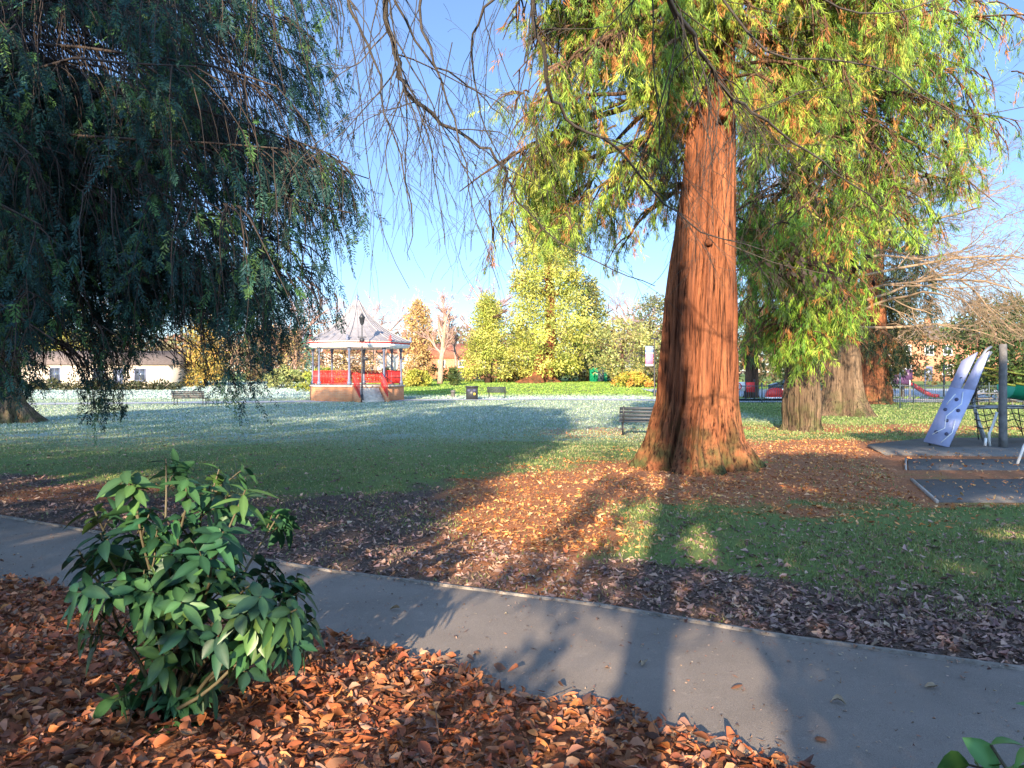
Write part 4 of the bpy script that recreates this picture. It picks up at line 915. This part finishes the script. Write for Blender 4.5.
for sgn in (-1, 1):
    m = MB(); q0 = np.array([dx*R0+sx*.86*sgn, dy*R0+sy*.86*sgn]); q1 = q0+np.array([dx, dy])*1.75
    v = [(*q0, -.2), (*q1, -.2), (*q1, .28), (*q0, PH+.02)]; off = np.array([sx*.22*sgn, sy*.22*sgn, 0]); v = np.array(v); v = np.vstack([v, v+off])
    m.add(v, [(0,1,2,3),(7,6,5,4),(0,4,5,1),(1,5,6,2),(2,6,7,3),(3,7,4,0)]); m.build('stair_wall', M['basestone'], t, local=True)
    m = MB(); o2 = np.array([sx*.1*sgn, sy*.1*sgn])
    for z in (.12, .9): m.tube([(*(q0+o2), PH+z), (*(q1+o2), .3+z)], .035, 5)
    for i in range(9): f = i/8; p = (q0+o2)*(1-f)+(q1+o2)*f; zz = PH*(1-f)+.3*f; m.tube([(*p, zz+.02), (*p, zz+.9)], .022, 4)
    m.build('handrail', M['red'], t, local=True)
m = MB(); m.prism(octv(3.7, OFF), PH+CH-.06, PH+CH-.03); m.build('soffit', M['white'], t, local=True)

def lamp(name, label, loc, h, heads):
    t = thing(name, label, 'lamp post', loc); m = MB(); m.lathe((0,0,0), [(.10,0),(.10,.5),(.055,.6),(.045,h*.6),(.035,h)], 10); m.build('post', M['darkmetal'], t, smooth=True, local=True)
    return t
lp = lamp('lamp_post', 'slim dark lamp post standing in front of the bandstand', G(362, 51.5), 5.2, None)
m = MB(); m.lathe((0,0,5.2), [(.05,0),(.13,.12),(.2,.5),(.22,.52),(.08,.72),(.03,.8),(0,.95)], 8); m.build('lantern', M['darkmetal'], lp, local=True)
m = MB(); m.box((.22,0,2.95), (.34,.2,.22), 0, 0, .3); m.tube([(0,0,2.9),(.2,0,2.9)], .03, 5); m.build('floodlight', M['darkmetal'], lp, local=True)
m = MB(); m.tube([(-.3,0,4.4),(.3,0,4.4)], .03, 5); m.box((0,0,4.2), (.3,.2,.25)); m.build('bracket', M['darkmetal'], lp, local=True)
bp_ = lamp('banner_post', 'dark lamp post carrying a pink and blue banner beside main trunk', G(654.5, 62), 4.7, None)
m = MB(); m.box((-.42,0,3.1), (.62,.03,.85)); m.build('banner', M['pink'], bp_, local=True)
m = MB(); m.box((-.42,0,3.83), (.62,.03,.6)); m.build('banner_panel', M['bluecloth'], bp_, local=True)
for z_, h_ in ((2.6,.14),(3.58,.1),(3.95,.08)): MB().box((-.42,0,z_), (.62,.034,h_)).build('banner_stripe', M['white'], bp_, local=True)
for z_ in (4.18, 2.5): MB().tube([(0,0,z_),(-.75,0,z_)], .02, 5).build('bracket', M['darkmetal'], bp_, local=True)
m = MB(); m.box((.0,-.05,4.75), (.5,.25,.12)); m.build('lamp_head', M['darkmetal'], bp_, local=True)

# ------------------------------------------------------------------ benches, bins
def bench(label, loc, rz, w=1.8, wood='benchwood'):
    t = thing('park_bench', label, 'bench', loc, 'park benches'); t.rotation_euler = (0,0,rz)
    m = MB()
    for i in range(4): m.box((0, -.22+i*.13, .44), (w, .10, .035))
    m.build('seat', M[wood], t, local=True)
    m = MB()
    for i in range(4): m.box((0, .28+.03*i, .53+i*.105), (w, .03, .085), 0, -.2)
    m.build('backrest', M[wood], t, local=True)
    for s in (-1, 1):
        x = s*(w/2-.12); m = MB(); m.tube([(x,-.24,0),(x,-.22,.42),(x,.2,.42),(x,.29,.46),(x,.42,.92)], .025, 6); m.tube([(x,.22,0),(x,.22,.42)], .025, 6); m.tube([(x,-.24,.42),(x,-.24,.62),(x,.3,.64)], .02, 6); m.build('leg', M['darkmetal'], t, local=True)
    return t
bench('brown slatted bench on the frosty lawn under the dark sprays', G(190, 47), math.pi, 2.0)
bench('dark slatted bench on the far path next to the litter bin', G(497, 60), math.pi*.96, 1.5, 'benchdark')
bench('dark slatted bench half hidden behind the huge red trunk', G(648, 23.2), math.pi*.97, 1.75, 'benchdark')
t = thing('litter_bin', 'dark square double litter bin beside the far bench', 'litter bin', G(472, 57))
MB().box((0,0,.45), (.86,.5,.9)).build('body', M['darkmetal'], t, local=True)
MB().box((0,0,.96), (.94,.58,.10)).build('lid', M['darkmetal'], t, local=True)
for x in (-.2, .2): MB().box((x,-.255,.68), (.26,.02,.18)).build('opening', M['hole'], t, local=True)
MB().box((.2,-.262,.42), (.12,.012,.16)).build('notice', M['yellow'], t, local=True)
t = thing('bollard', 'small dark wooden stub on the lawn left of the litter bin', 'bollard', G(453, 62)); m = MB(); m.lathe((0,0,0), [(.17,0),(.17,.42),(.2,.43),(.2,.52),(.05,.58),(0,.58)], 12); m.build('post', M['wood'], t, local=True)

# ------------------------------------------------------------------ climbing frame
CB = np.array(G(932, 18.0)); t = thing('climbing_frame', 'climbing frame with sloping lavender board, timber post, ropes and green trough', 'climbing frame', tuple(CB))
def pl(px, py, d=18.0): return P(px, py, d)-CB
m = MB()
f0 = pl(936, 444); f1 = pl(966, 385); h1 = pl(976, 350, 18.2); h2 = pl(985, 352, 18.0); 
def plate(mb, quad, th):
    q = np.array(quad); nn = unit(np.cross(q[1]-q[0], q[3]-q[0])); v = np.vstack([q, q+nn*th]); mb.add(v, [(3,2,1,0),(4,5,6,7),(0,1,5,4),(1,2,6,5),(2,3,7,6),(3,0,4,7)])
yo = np.array([.1,.22,0])
A0, A1 = pl(924, 442, 18.0), pl(949, 448, 17.6)
B0, B1 = pl(950, 388, 18.2), pl(975, 391, 17.8)
plate(m, [A0, A1, B1, B0], .05)
plate(m, [B0+np.array([0,.002,0]), B0*.55+B1*.45, pl(978, 353, 18.3), pl(962, 362, 18.35)], .05)
plate(m, [B0*.47+B1*.53, B1, pl(990, 352, 17.9), pl(978, 360, 18.1)], .05)
rp = m.build('climbing_board', M['lavender'], t, local=True)
m = MB()
for i, (a, b_) in enumerate([(.2,.3),(.2,.72),(.42,.5),(.6,.25),(.62,.75),(.8,.5)]):
    c = (A0*(1-b_)+A1*b_)*(1-a)+(B0*(1-b_)+B1*b_)*a; nn = unit(np.cross(A1-A0, B0-A0)); nn = nn if nn[1] < 0 else -nn
    MB().tube([c+nn*.008, c+nn*.062], .045, 8).build('hand_hold', M['hole'], rp, local=True)
m = MB()
for seq in ([(.15,.15),(.3,.5),(.5,.35),(.75,.7),(.95,.55)], [(.05,.6),(.25,.85),(.45,.75)], [(.7,.15),(.9,.3)]):
    m.tube([((A0*(1-b_)+A1*b_)*(1-a)+(B0*(1-b_)+B1*b_)*a)+unit(np.cross(A0-A1, B0-A0))*-.0+np.array([-.02,-.06,.01]) for a, b_ in seq], .012, 4)
m.build('painted_line', M['white'], rp, local=True)
for q_ in ([pl(930,443), pl(929,449)], [pl(944,446,17.7), pl(945,452,17.7)]): MB().tube(q_, .03, 6).build('foot', M['darkmetal'], t, local=True)
def post(px, d, top, r): 
    b0 = np.array(G(px, d))-CB; tp = P(px, top, d)-CB; m = MB(); n = 8; m.tube([b0+(tp-b0)*i/(n-1)+np.array([random.uniform(-.006,.006), 0, 0]) for i in range(n)], np.linspace(r, r*.9, n), 12); m.build('post', M['wood'], t, smooth=True, local=True)
post(1003, 17.6, 344, .09); post(1085, 17.6, 340, .09); post(1050, 20.5, 344, .09)
for pix in ([(987,442),(980,425),(974,405),(972,385),(976,365),(986,350),(991,347)], [(984,441),(977,420),(972,398),(975,372)], [(978,372),(985,360),(991,352)]):
    m = MB(); q = np.array([pl(x, y, 18.3+.1*i) for i, (x, y) in enumerate(pix)]); m.tube(q, .035, 8); m.build('bent_tube', M['greymetal'], t, smooth=True, local=True)
for pix in ([(990,446),(989,434),(993,425),(997,412)], [(985,446),(986,438)]):
    m = MB(); m.tube(np.array([pl(x, y, 17.8) for x, y in pix]), .03, 8); m.build('step_bar', M['white'], t, smooth=True, local=True)
m = MB(); m.box((pl(1052, 407, 18.9)+pl(968, 407, 18.9))/2, (pl(1090,407)[0]-pl(968,407)[0]-.3, .7, .07)); m.build('platform', M['greymetal'], t, local=True)
m = MB()
for i in range(16):
    a = pl(976+i*7, 409+random.uniform(-1,1), 18.1); b_ = pl(984+i*7+random.uniform(-6, 8), 434+random.uniform(-4,6), 18.6); m.tube([a, (a+b_)/2+np.array([0,0,-.04]), b_], .012, 4)
for y in (414, 420, 427): m.tube([pl(974+i*10, y+(2 if i % 2 else -1), 18.3) for i in range(13)], .012, 4)
for i in range(7): m.tube([pl(960+i*2, 378+i*5, 18.1), pl(985, 370+i*6, 18.4)], .010, 4); m.tube([pl(974+i*2, 362+3*i, 18.2), pl(978-i*2, 405, 18.3)], .010, 4)
m.build('climbing_net', M['rope'], t, local=True)
m = MB(); m.tube([pl(979,367,18.1), pl(1003,371,17.7), pl(1050,379,17.6)], .022, 5); m.build('rope', M['yrope'], t, local=True)
m = MB(); m.tube([pl(983,374,18.1), pl(1003,379,17.7)], .022, 5); m.build('rope', M['yrope'], t, local=True)
m = MB(); q = []
nseg = 14
for i in range(nseg+1):
    xx = 1006+i*8; c = pl(xx, 383+i*1.2, 18.2)
    for j in range(9): a = math.pi+math.pi*j/8; q.append(c+np.array([0, .36*math.cos(a), .36*math.sin(a)]))
m.add(q, [(i*9+j, i*9+j+1, (i+1)*9+j+1, (i+1)*9+j) for i in range(nseg) for j in range(8)])
sl = m.build('slide_trough', M['greenplastic'], t, smooth=True, local=True)
m = MB()
for j in (0, 8): m.tube([q[i*9+j] for i in range(nseg+1)], .03, 6)
m.build('slide_rim', M['yellow'], sl, local=True)
t = thing('hoop_bar', 'leaning white metal bar on the play mat at the right edge', 'play bar', G(1019, 14.2)); b0 = np.array(G(1019, 14.2))
m = MB(); m.tube([P(1016,462,14.2)-b0+np.array([0,0,-.1]), P(1024,446,14.2)-b0, P(1040,420,14.2)-b0, P(1060,420,14.2)-b0], .025, 8); m.tube([P(1060,420,14.2)-b0, P(1072,466,14.2)-b0], .025, 8); m.build('bar', M['white'], t, smooth=True, local=True)

# ------------------------------------------------------------------ play yard railings and equipment
FY = 50.5; t = thing('railing_fence', 'low blue-green bar railing round the play yard behind conifers', 'fence', (14, FY, gzf(14, FY)))
x = 0.0
while x < 50:
    m = MB(); m.tube([(x,0,0),(x,0,1.35)], .045, 6); m.build('post', M['fencegreen'], t, local=True)
    m = MB()
    for z in (.15, 1.12): m.box((x+1.25, 0, z), (2.4, .03, .05))
    for i in range(16): m.box((x+.16+i*.145, 0, .62), (.02, .02, 1.15))
    m.build('fence_panel', M['fencegreen'], t, local=True); x += 2.5
t = thing('signpost', 'thin dark green pole on the grass before the railing', 'post', G(900, 43)); m = MB(); m.tube([(0,0,0),(0,0,2.0)], .04, 6); m.build('pole', M['fencegreen'], t, local=True)
# red toy ride
b0 = G(775, 55); t = thing('toy_ride', 'red rounded toddler ride with white trim and yellow wheel behind railing', 'play ride', b0)
m = MB(); th = np.linspace(0, math.pi, 12); pr = [(-.62+.0, .22)]+[(-.62*math.cos(a), .30+.62*math.sin(a)**.8) for a in th]+[(.62, .22)]
v = [(x, -.3, z) for x, z in pr]+[(x, .3, z) for x, z in pr]; n = len(pr)
m.add(v, [(i, (i+1) % n, n+(i+1) % n, n+i) for i in range(n)], [(0, i+1, i) for i in range(1, n-1)]+[(n, n+i, n+i+1) for i in range(1, n-1)]); m.build('body', M['red'], t, local=True)
m = MB(); m.box((0,0,.2), (1.3,.64,.10)); m.build('skirt', M['white'], t, local=True)
def ring(mb, c, r, tr, n=18): a = np.linspace(0, 2*math.pi, n); mb.tube([(c[0]+r*math.cos(q), c[1], c[2]+r*math.sin(q)) for q in a], tr, 6)
m = MB(); ring(m, (.85,-.2,.32), .3, .05)
for k in range(3): m.tube([(.85-.3*math.cos(k*1.05),-.2,.32-.3*math.sin(k*1.05)), (.85+.3*math.cos(k*1.05),-.2,.32+.3*math.sin(k*1.05))], .025, 5)
m.build('wheel', M['yellow'], t, local=True)
m = MB(); m.tube([(-.35,0,0),(-.35,0,.16)], .08, 8); m.tube([(.35,0,0),(.35,0,.16)], .08, 8); m.build('leg', M['darkmetal'], t, local=True)
b0 = G(743, 58); t = thing('activity_board', 'white and red activity panel standing in the play yard', 'play panel', b0)
m = MB(); m.box((-.4,0,.95), (1.1,.06,.7)); m.build('board', M['white'], t, local=True)
m = MB(); m.box((.55,0,.9), (.65,.07,.75)); m.build('red_board', M['red'], t, local=True)
m = MB(); ring(m, (-.4,-.05,.95), .25, .04); m.build('hoop', M['red'], t, local=True)
for x in (-.95, .2, .88): MB().tube([(x,.05,0),(x,.05,1.5)], .05, 6).build('post', M['darkmetal'], t, local=True)
# play tower with red slide
b0 = G(905, 57); t = thing('play_tower', 'small play tower with purple panels and dark red slide', 'play tower', b0)
for x in (-1.3, .1):
    for y in (-.5, .5): MB().tube([(x,y,0),(x,y,2.3)], .06, 8).build('post', M['greymetal'], t, local=True)
MB().box((-.6,0,1.05), (1.4,1.0,.08)).build('platform', M['greymetal'], t, local=True)
MB().box((-.6,-.5,1.5), (1.3,.05,.7)).build('panel', M['purple'], t, local=True); MB().box((.02,-.56,1.85), (.5,.05,.75)).build('panel', M['purple'], t, local=True)
m = MB(); q = [(.15,1.1),(.6,.95),(1.3,.5),(1.9,.2),(2.4,.15)]
for s in (-1, 1):
    for a, b_ in zip(q[:-1], q[1:]): plate(m, [(a[0], s*.26, a[1]), (b_[0], s*.26, b_[1]), (b_[0], s*.26, b_[1]+.24), (a[0], s*.26, a[1]+.24)], .03)
for a, b_ in zip(q[:-1], q[1:]): plate(m, [(a[0], -.26, a[1]), (b_[0], -.26, b_[1]), (b_[0], .26, b_[1]), (a[0], .26, a[1])], .03)
m.build('slide', M['darkred'], t, local=True)
m = MB(); m.box((-1.9,-.3,1.3), (.5,.06,.9)); m.build('side_panel', M['darkred'], t, local=True)
for (px, lab) in ((944, 'tall brown pole in the play yard in front of the brick house'), (925, 'slim grey pole in the play yard beside the red slide')):
    t = thing('pole', lab, 'pole', G(px, 62)); m = MB(); m.tube([(0,0,0),(0,0,2.9 if px == 944 else 2.3)], .07 if px == 944 else .05, 8); m.build('shaft', M['wood'] if px == 944 else M['greymetal'], t, local=True)
# picnic tables
proto = None
for (px, d, lab) in ((984, 47, 'grey picnic table behind the climbing frame'), (1018, 45, 'dark picnic table at the right edge under green trough')):
    t = thing('picnic_table', lab, 'table', G(px, d), 'picnic tables by the play yard')
    MB().box((0,0,.74), (1.8,.75,.06)).build('tabletop', M['wood'], t, local=True)
    for y in (-.65, .65): MB().box((0,y,.44), (1.8,.28,.05)).build('seat', M['wood'], t, local=True)
    for x in (-.65, .65):
        m = MB(); m.tube([(x,-.6,0),(x,-.25,.71)], .04, 6); m.tube([(x,.6,0),(x,.25,.71)], .04, 6); m.tube([(x,-.75,.4),(x,.75,.4)], .035, 6); m.build('leg', M['wood'], t, local=True)

# ------------------------------------------------------------------ buildings
def house(name, label, px, d, w, dep, eave, ridge, wall, roof, wins, door=None, chim=0, hip=.0, yaw=0.0, win='white'):
    b0 = G(px, d); t = thing(name, label, 'house', b0); t.rotation_euler = (0,0,yaw)
    MB().box((0, dep/2, eave/2-.15), (w, dep, eave+.3)).build('wall', M[wall], t, local=True)
    o = .35; m = MB(); rx = w/2-hip*w
    v = [(-w/2-o,-o,eave-.05),(w/2+o,-o,eave-.05),(w/2+o,dep+o,eave-.05),(-w/2-o,dep+o,eave-.05),(-rx-(0 if hip else o),dep/2,ridge),(rx+(0 if hip else o),dep/2,ridge)]
    m.add(v, [(0,1,5,4),(2,3,4,5),(3,2,1,0)], [(1,2,5),(3,0,4)]); rf = m.build('roof', M[roof], t, local=True)
    for i in range(chim):
        x = (-.3+.6*i)*w if chim > 1 else .25*w; m = MB(); m.box((x,dep/2,ridge+.3), (.8,.6,1.5)); m.lathe((x,dep/2,ridge+1.05), [(.12,0),(.1,.35)], 8); m.build('chimney', M['brick'], rf, local=True)
    for (x, z, ww, hh) in wins:
        m = MB()
        for s in (-1, 1): m.box((x+s*ww/2, -.02, z), (.1,.12,hh+.1)); m.box((x, -.02, z+s*hh/2), (ww-.1,.12,.1))
        m.box((x, -.02, z), (.06,.10,hh-.1)); m.box((x, -.05, z-hh/2-.1), (ww+.3,.2,.08)); f = m.build('window', M[win], t, local=True)
        MB().box((x, -.015, z), (ww-.1,.03,hh-.1)).build('pane', M['glass'], f, local=True)
    if door is not None:
        f = MB().box((door,-.03,1.05), (.95,.08,2.1)).build('door', M['bluecol'], t, local=True); MB().box((door+.35,-.09,1.0), (.05,.05,.2)).build('handle', M['greymetal'], f, local=True)
    return t
house('brick_house', 'orange-red brick house with pale windows and grey roof right of conifer row', 922, 108, 13, 9, 5.9, 8.2, 'brick', 'slate', [(-5,1.6,1.3,1.4),(-5,4.4,1.3,1.3),(-2.2,4.4,1.2,1.3),(-2.2,1.6,1.3,1.4),(1.0,4.4,1.2,1.3),(3.6,4.4,1.2,1.3),(3.6,1.6,1.5,1.4)], 1.0, 1, .2)
house('cottage', 'pale pink-brick cottage behind the right-hand end of the railing', 985, 112, 11, 8, 4.6, 6.8, 'brick', 'tile', [(-3,3.4,1.1,1.1),(0,3.4,1.1,1.1),(3,3.4,1.1,1.1),(-3,1.3,1.2,1.2),(3,1.3,1.2,1.2)], 0, 2)
house('clubhouse', 'long low cream building half hidden behind the dark sprays', 78, 80, 19, 7, 2.5, 4.0, 'cream', 'slate', [(-6.5,1.4,1.1,1.2),(-2.4,1.4,1.0,1.4),(2.2,1.4,1.0,1.2),(6.5,1.4,1.1,1.2)], 4.2, 0, 0, 0, 'bluecol')
house('cottage', 'white cottage beyond the yellow and orange shrub', 622, 110, 9, 6, 2.6, 4.6, 'white', 'slate', [(-2.5,1.4,1,1.1),(2.4,1.4,1,1.1)], 0)
house('terraced_house', 'pink-walled house with tiled roof among trees behind the bandstand', 372, 128, 16, 8, 4.4, 7.0, 'cream', 'tile', [(-5,3.2,1.1,1.1),(0,3.2,1.1,1.1),(5,3.2,1.1,1.1),(-5,1.2,1.2,1.2),(5,1.2,1.2,1.2)], 0, 2)
house('terraced_house', 'red-roofed house between the orange conifer and golden conifer', 462, 132, 12, 8, 3.6, 6.2, 'brick', 'tile', [(-3.5,2.6,1.1,1.1),(0,2.6,1.1,1.1),(3.5,2.6,1.1,1.1)], 0, 1)
t = thing('garden_shed', 'small green shed on the lawn edge left of white cottage', 'shed', G(598, 100)); MB().box((0,0,1.0), (2.2,1.6,2.0)).build('wall', M['greenplastic'], t, local=True)
m = MB(); m.add([(-1.25,-.95,1.98),(1.25,-.95,1.98),(1.25,.95,1.98),(-1.25,.95,1.98),(-1.25,0,2.5),(1.25,0,2.5)], [(0,1,5,4),(2,3,4,5),(3,2,1,0)], [(1,2,5),(3,0,4)]); m.build('roof', M['slate'], t, local=True)
MB().box((.3,-.82,.9), (.8,.05,1.75)).build('door', M['fencegreen'], t, local=True)
def car(label, loc, rz):
    t = thing('parked_car', label, 'car', loc, 'parked cars'); t.rotation_euler = (0,0,rz)
    pr = [(-2.0,.35),(-2.02,.75),(-1.5,.92),(-.9,1.0),(-.35,1.42),(.9,1.45),(1.6,1.0),(1.98,.92),(2.02,.4)]
    m = MB(); n = len(pr); v = [(x, -.82+(.12 if z > 1.1 else 0), z) for x, z in pr]+[(x, .82-(.12 if z > 1.1 else 0), z) for x, z in pr]
    m.add(v, [(i, i+1, n+i+1, n+i) for i in range(n-1)]+[(n-1, 0, n, 2*n-1)], [(0, i+1, i) for i in range(1, n-1)]+[(n, n+i, n+i+1) for i in range(1, n-1)]); m.build('body', M['carpaint'], t, local=True)
    m = MB()
    for s in (-1, 1): m.add([(-.75, s*.835, 1.0), (1.35, s*.835, 1.0), (.85, s*.72, 1.38), (-.3, s*.72, 1.36)], [(0,1,2,3)])
    m.build('window', M['glass'], t, local=True)
    for x in (-1.25, 1.25):
        for y in (-.75, .75):
            w_ = MB().tube([(x,y-.1,.32),(x,y+.1,.32)], .32, 16).build('wheel', M['tyre'], t, local=True); MB().tube([(x,y-.11,.32),(x,y+.11,.32)], .18, 10).build('rim', M['greymetal'], w_, local=True)
car('dark parked car beyond the red toddler ride', G(793, 70), .05)

# ------------------------------------------------------------------ light, sky, camera
w = bpy.data.worlds.new('World'); SC.world = w; w.use_nodes = True; nt = w.node_tree
sky = nt.nodes.new('ShaderNodeTexSky'); sky.sky_type = 'NISHITA'; sky.sun_disc = False
sky.sun_elevation = math.radians(SUN_EL); sky.sun_rotation = math.radians(180+SUN_AZ); sky.altitude = 1500; sky.air_density = 1.0; sky.dust_density = .1; sky.ozone_density = 3.0
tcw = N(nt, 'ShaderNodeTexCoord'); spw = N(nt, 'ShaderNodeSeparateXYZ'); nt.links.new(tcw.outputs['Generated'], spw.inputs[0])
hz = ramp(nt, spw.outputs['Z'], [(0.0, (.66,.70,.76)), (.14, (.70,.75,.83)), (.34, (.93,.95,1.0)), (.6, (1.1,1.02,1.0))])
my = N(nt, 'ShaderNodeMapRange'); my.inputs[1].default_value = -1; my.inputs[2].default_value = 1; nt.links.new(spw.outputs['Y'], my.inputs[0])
az_ = ramp(nt, my.outputs[0], [(.15, (1,.88,.74)), (.40, (.80,.71,.62)), (.53, (.34,.32,.32)), (.68, (.232,.222,.222))])   # sky boosted and warmed behind the viewer as added fill, dimmed ahead
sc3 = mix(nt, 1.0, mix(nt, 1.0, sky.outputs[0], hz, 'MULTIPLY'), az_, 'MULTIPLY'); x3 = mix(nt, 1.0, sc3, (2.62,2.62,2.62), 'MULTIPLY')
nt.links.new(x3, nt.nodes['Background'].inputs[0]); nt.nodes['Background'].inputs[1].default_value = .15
sl = bpy.data.lights.new('sun', 'SUN'); sl.energy = 5.0; sl.angle = math.radians(.5); sl.color = (1.0, .80, .56)
so = bpy.data.objects.new('sun', sl); COL.objects.link(so)
from mathutils import Vector
so.rotation_euler = Vector((HX*math.cos(math.radians(SUN_EL)), HY*math.cos(math.radians(SUN_EL)), -math.sin(math.radians(SUN_EL)))).to_track_quat('-Z', 'Y').to_euler()
cam = bpy.data.cameras.new('camera'); co = bpy.data.objects.new('camera', cam); COL.objects.link(co); SC.camera = co
cam.sensor_width = 36; cam.lens = F/1024*36; cam.shift_y = -(384-HOR)/1024; cam.clip_end = 3000; cam.clip_start = .05
co.location = (0,0,CAMZ); co.rotation_euler = (math.radians(90),0,0)
SC.view_settings.view_transform = 'Standard'; SC.view_settings.look = 'None'; SC.view_settings.gamma = 1; SC.view_settings.exposure = 1.72
SC.cycles.max_bounces = 6; SC.cycles.diffuse_bounces = 3; SC.cycles.glossy_bounces = 2; SC.cycles.transmission_bounces = 3; SC.cycles.transparent_max_bounces = 4
SC.cycles.use_denoising = True
try: SC.cycles.denoiser = 'OPENIMAGEDENOISE'
except Exception: pass
SC.cycles.sample_clamp_indirect = 4
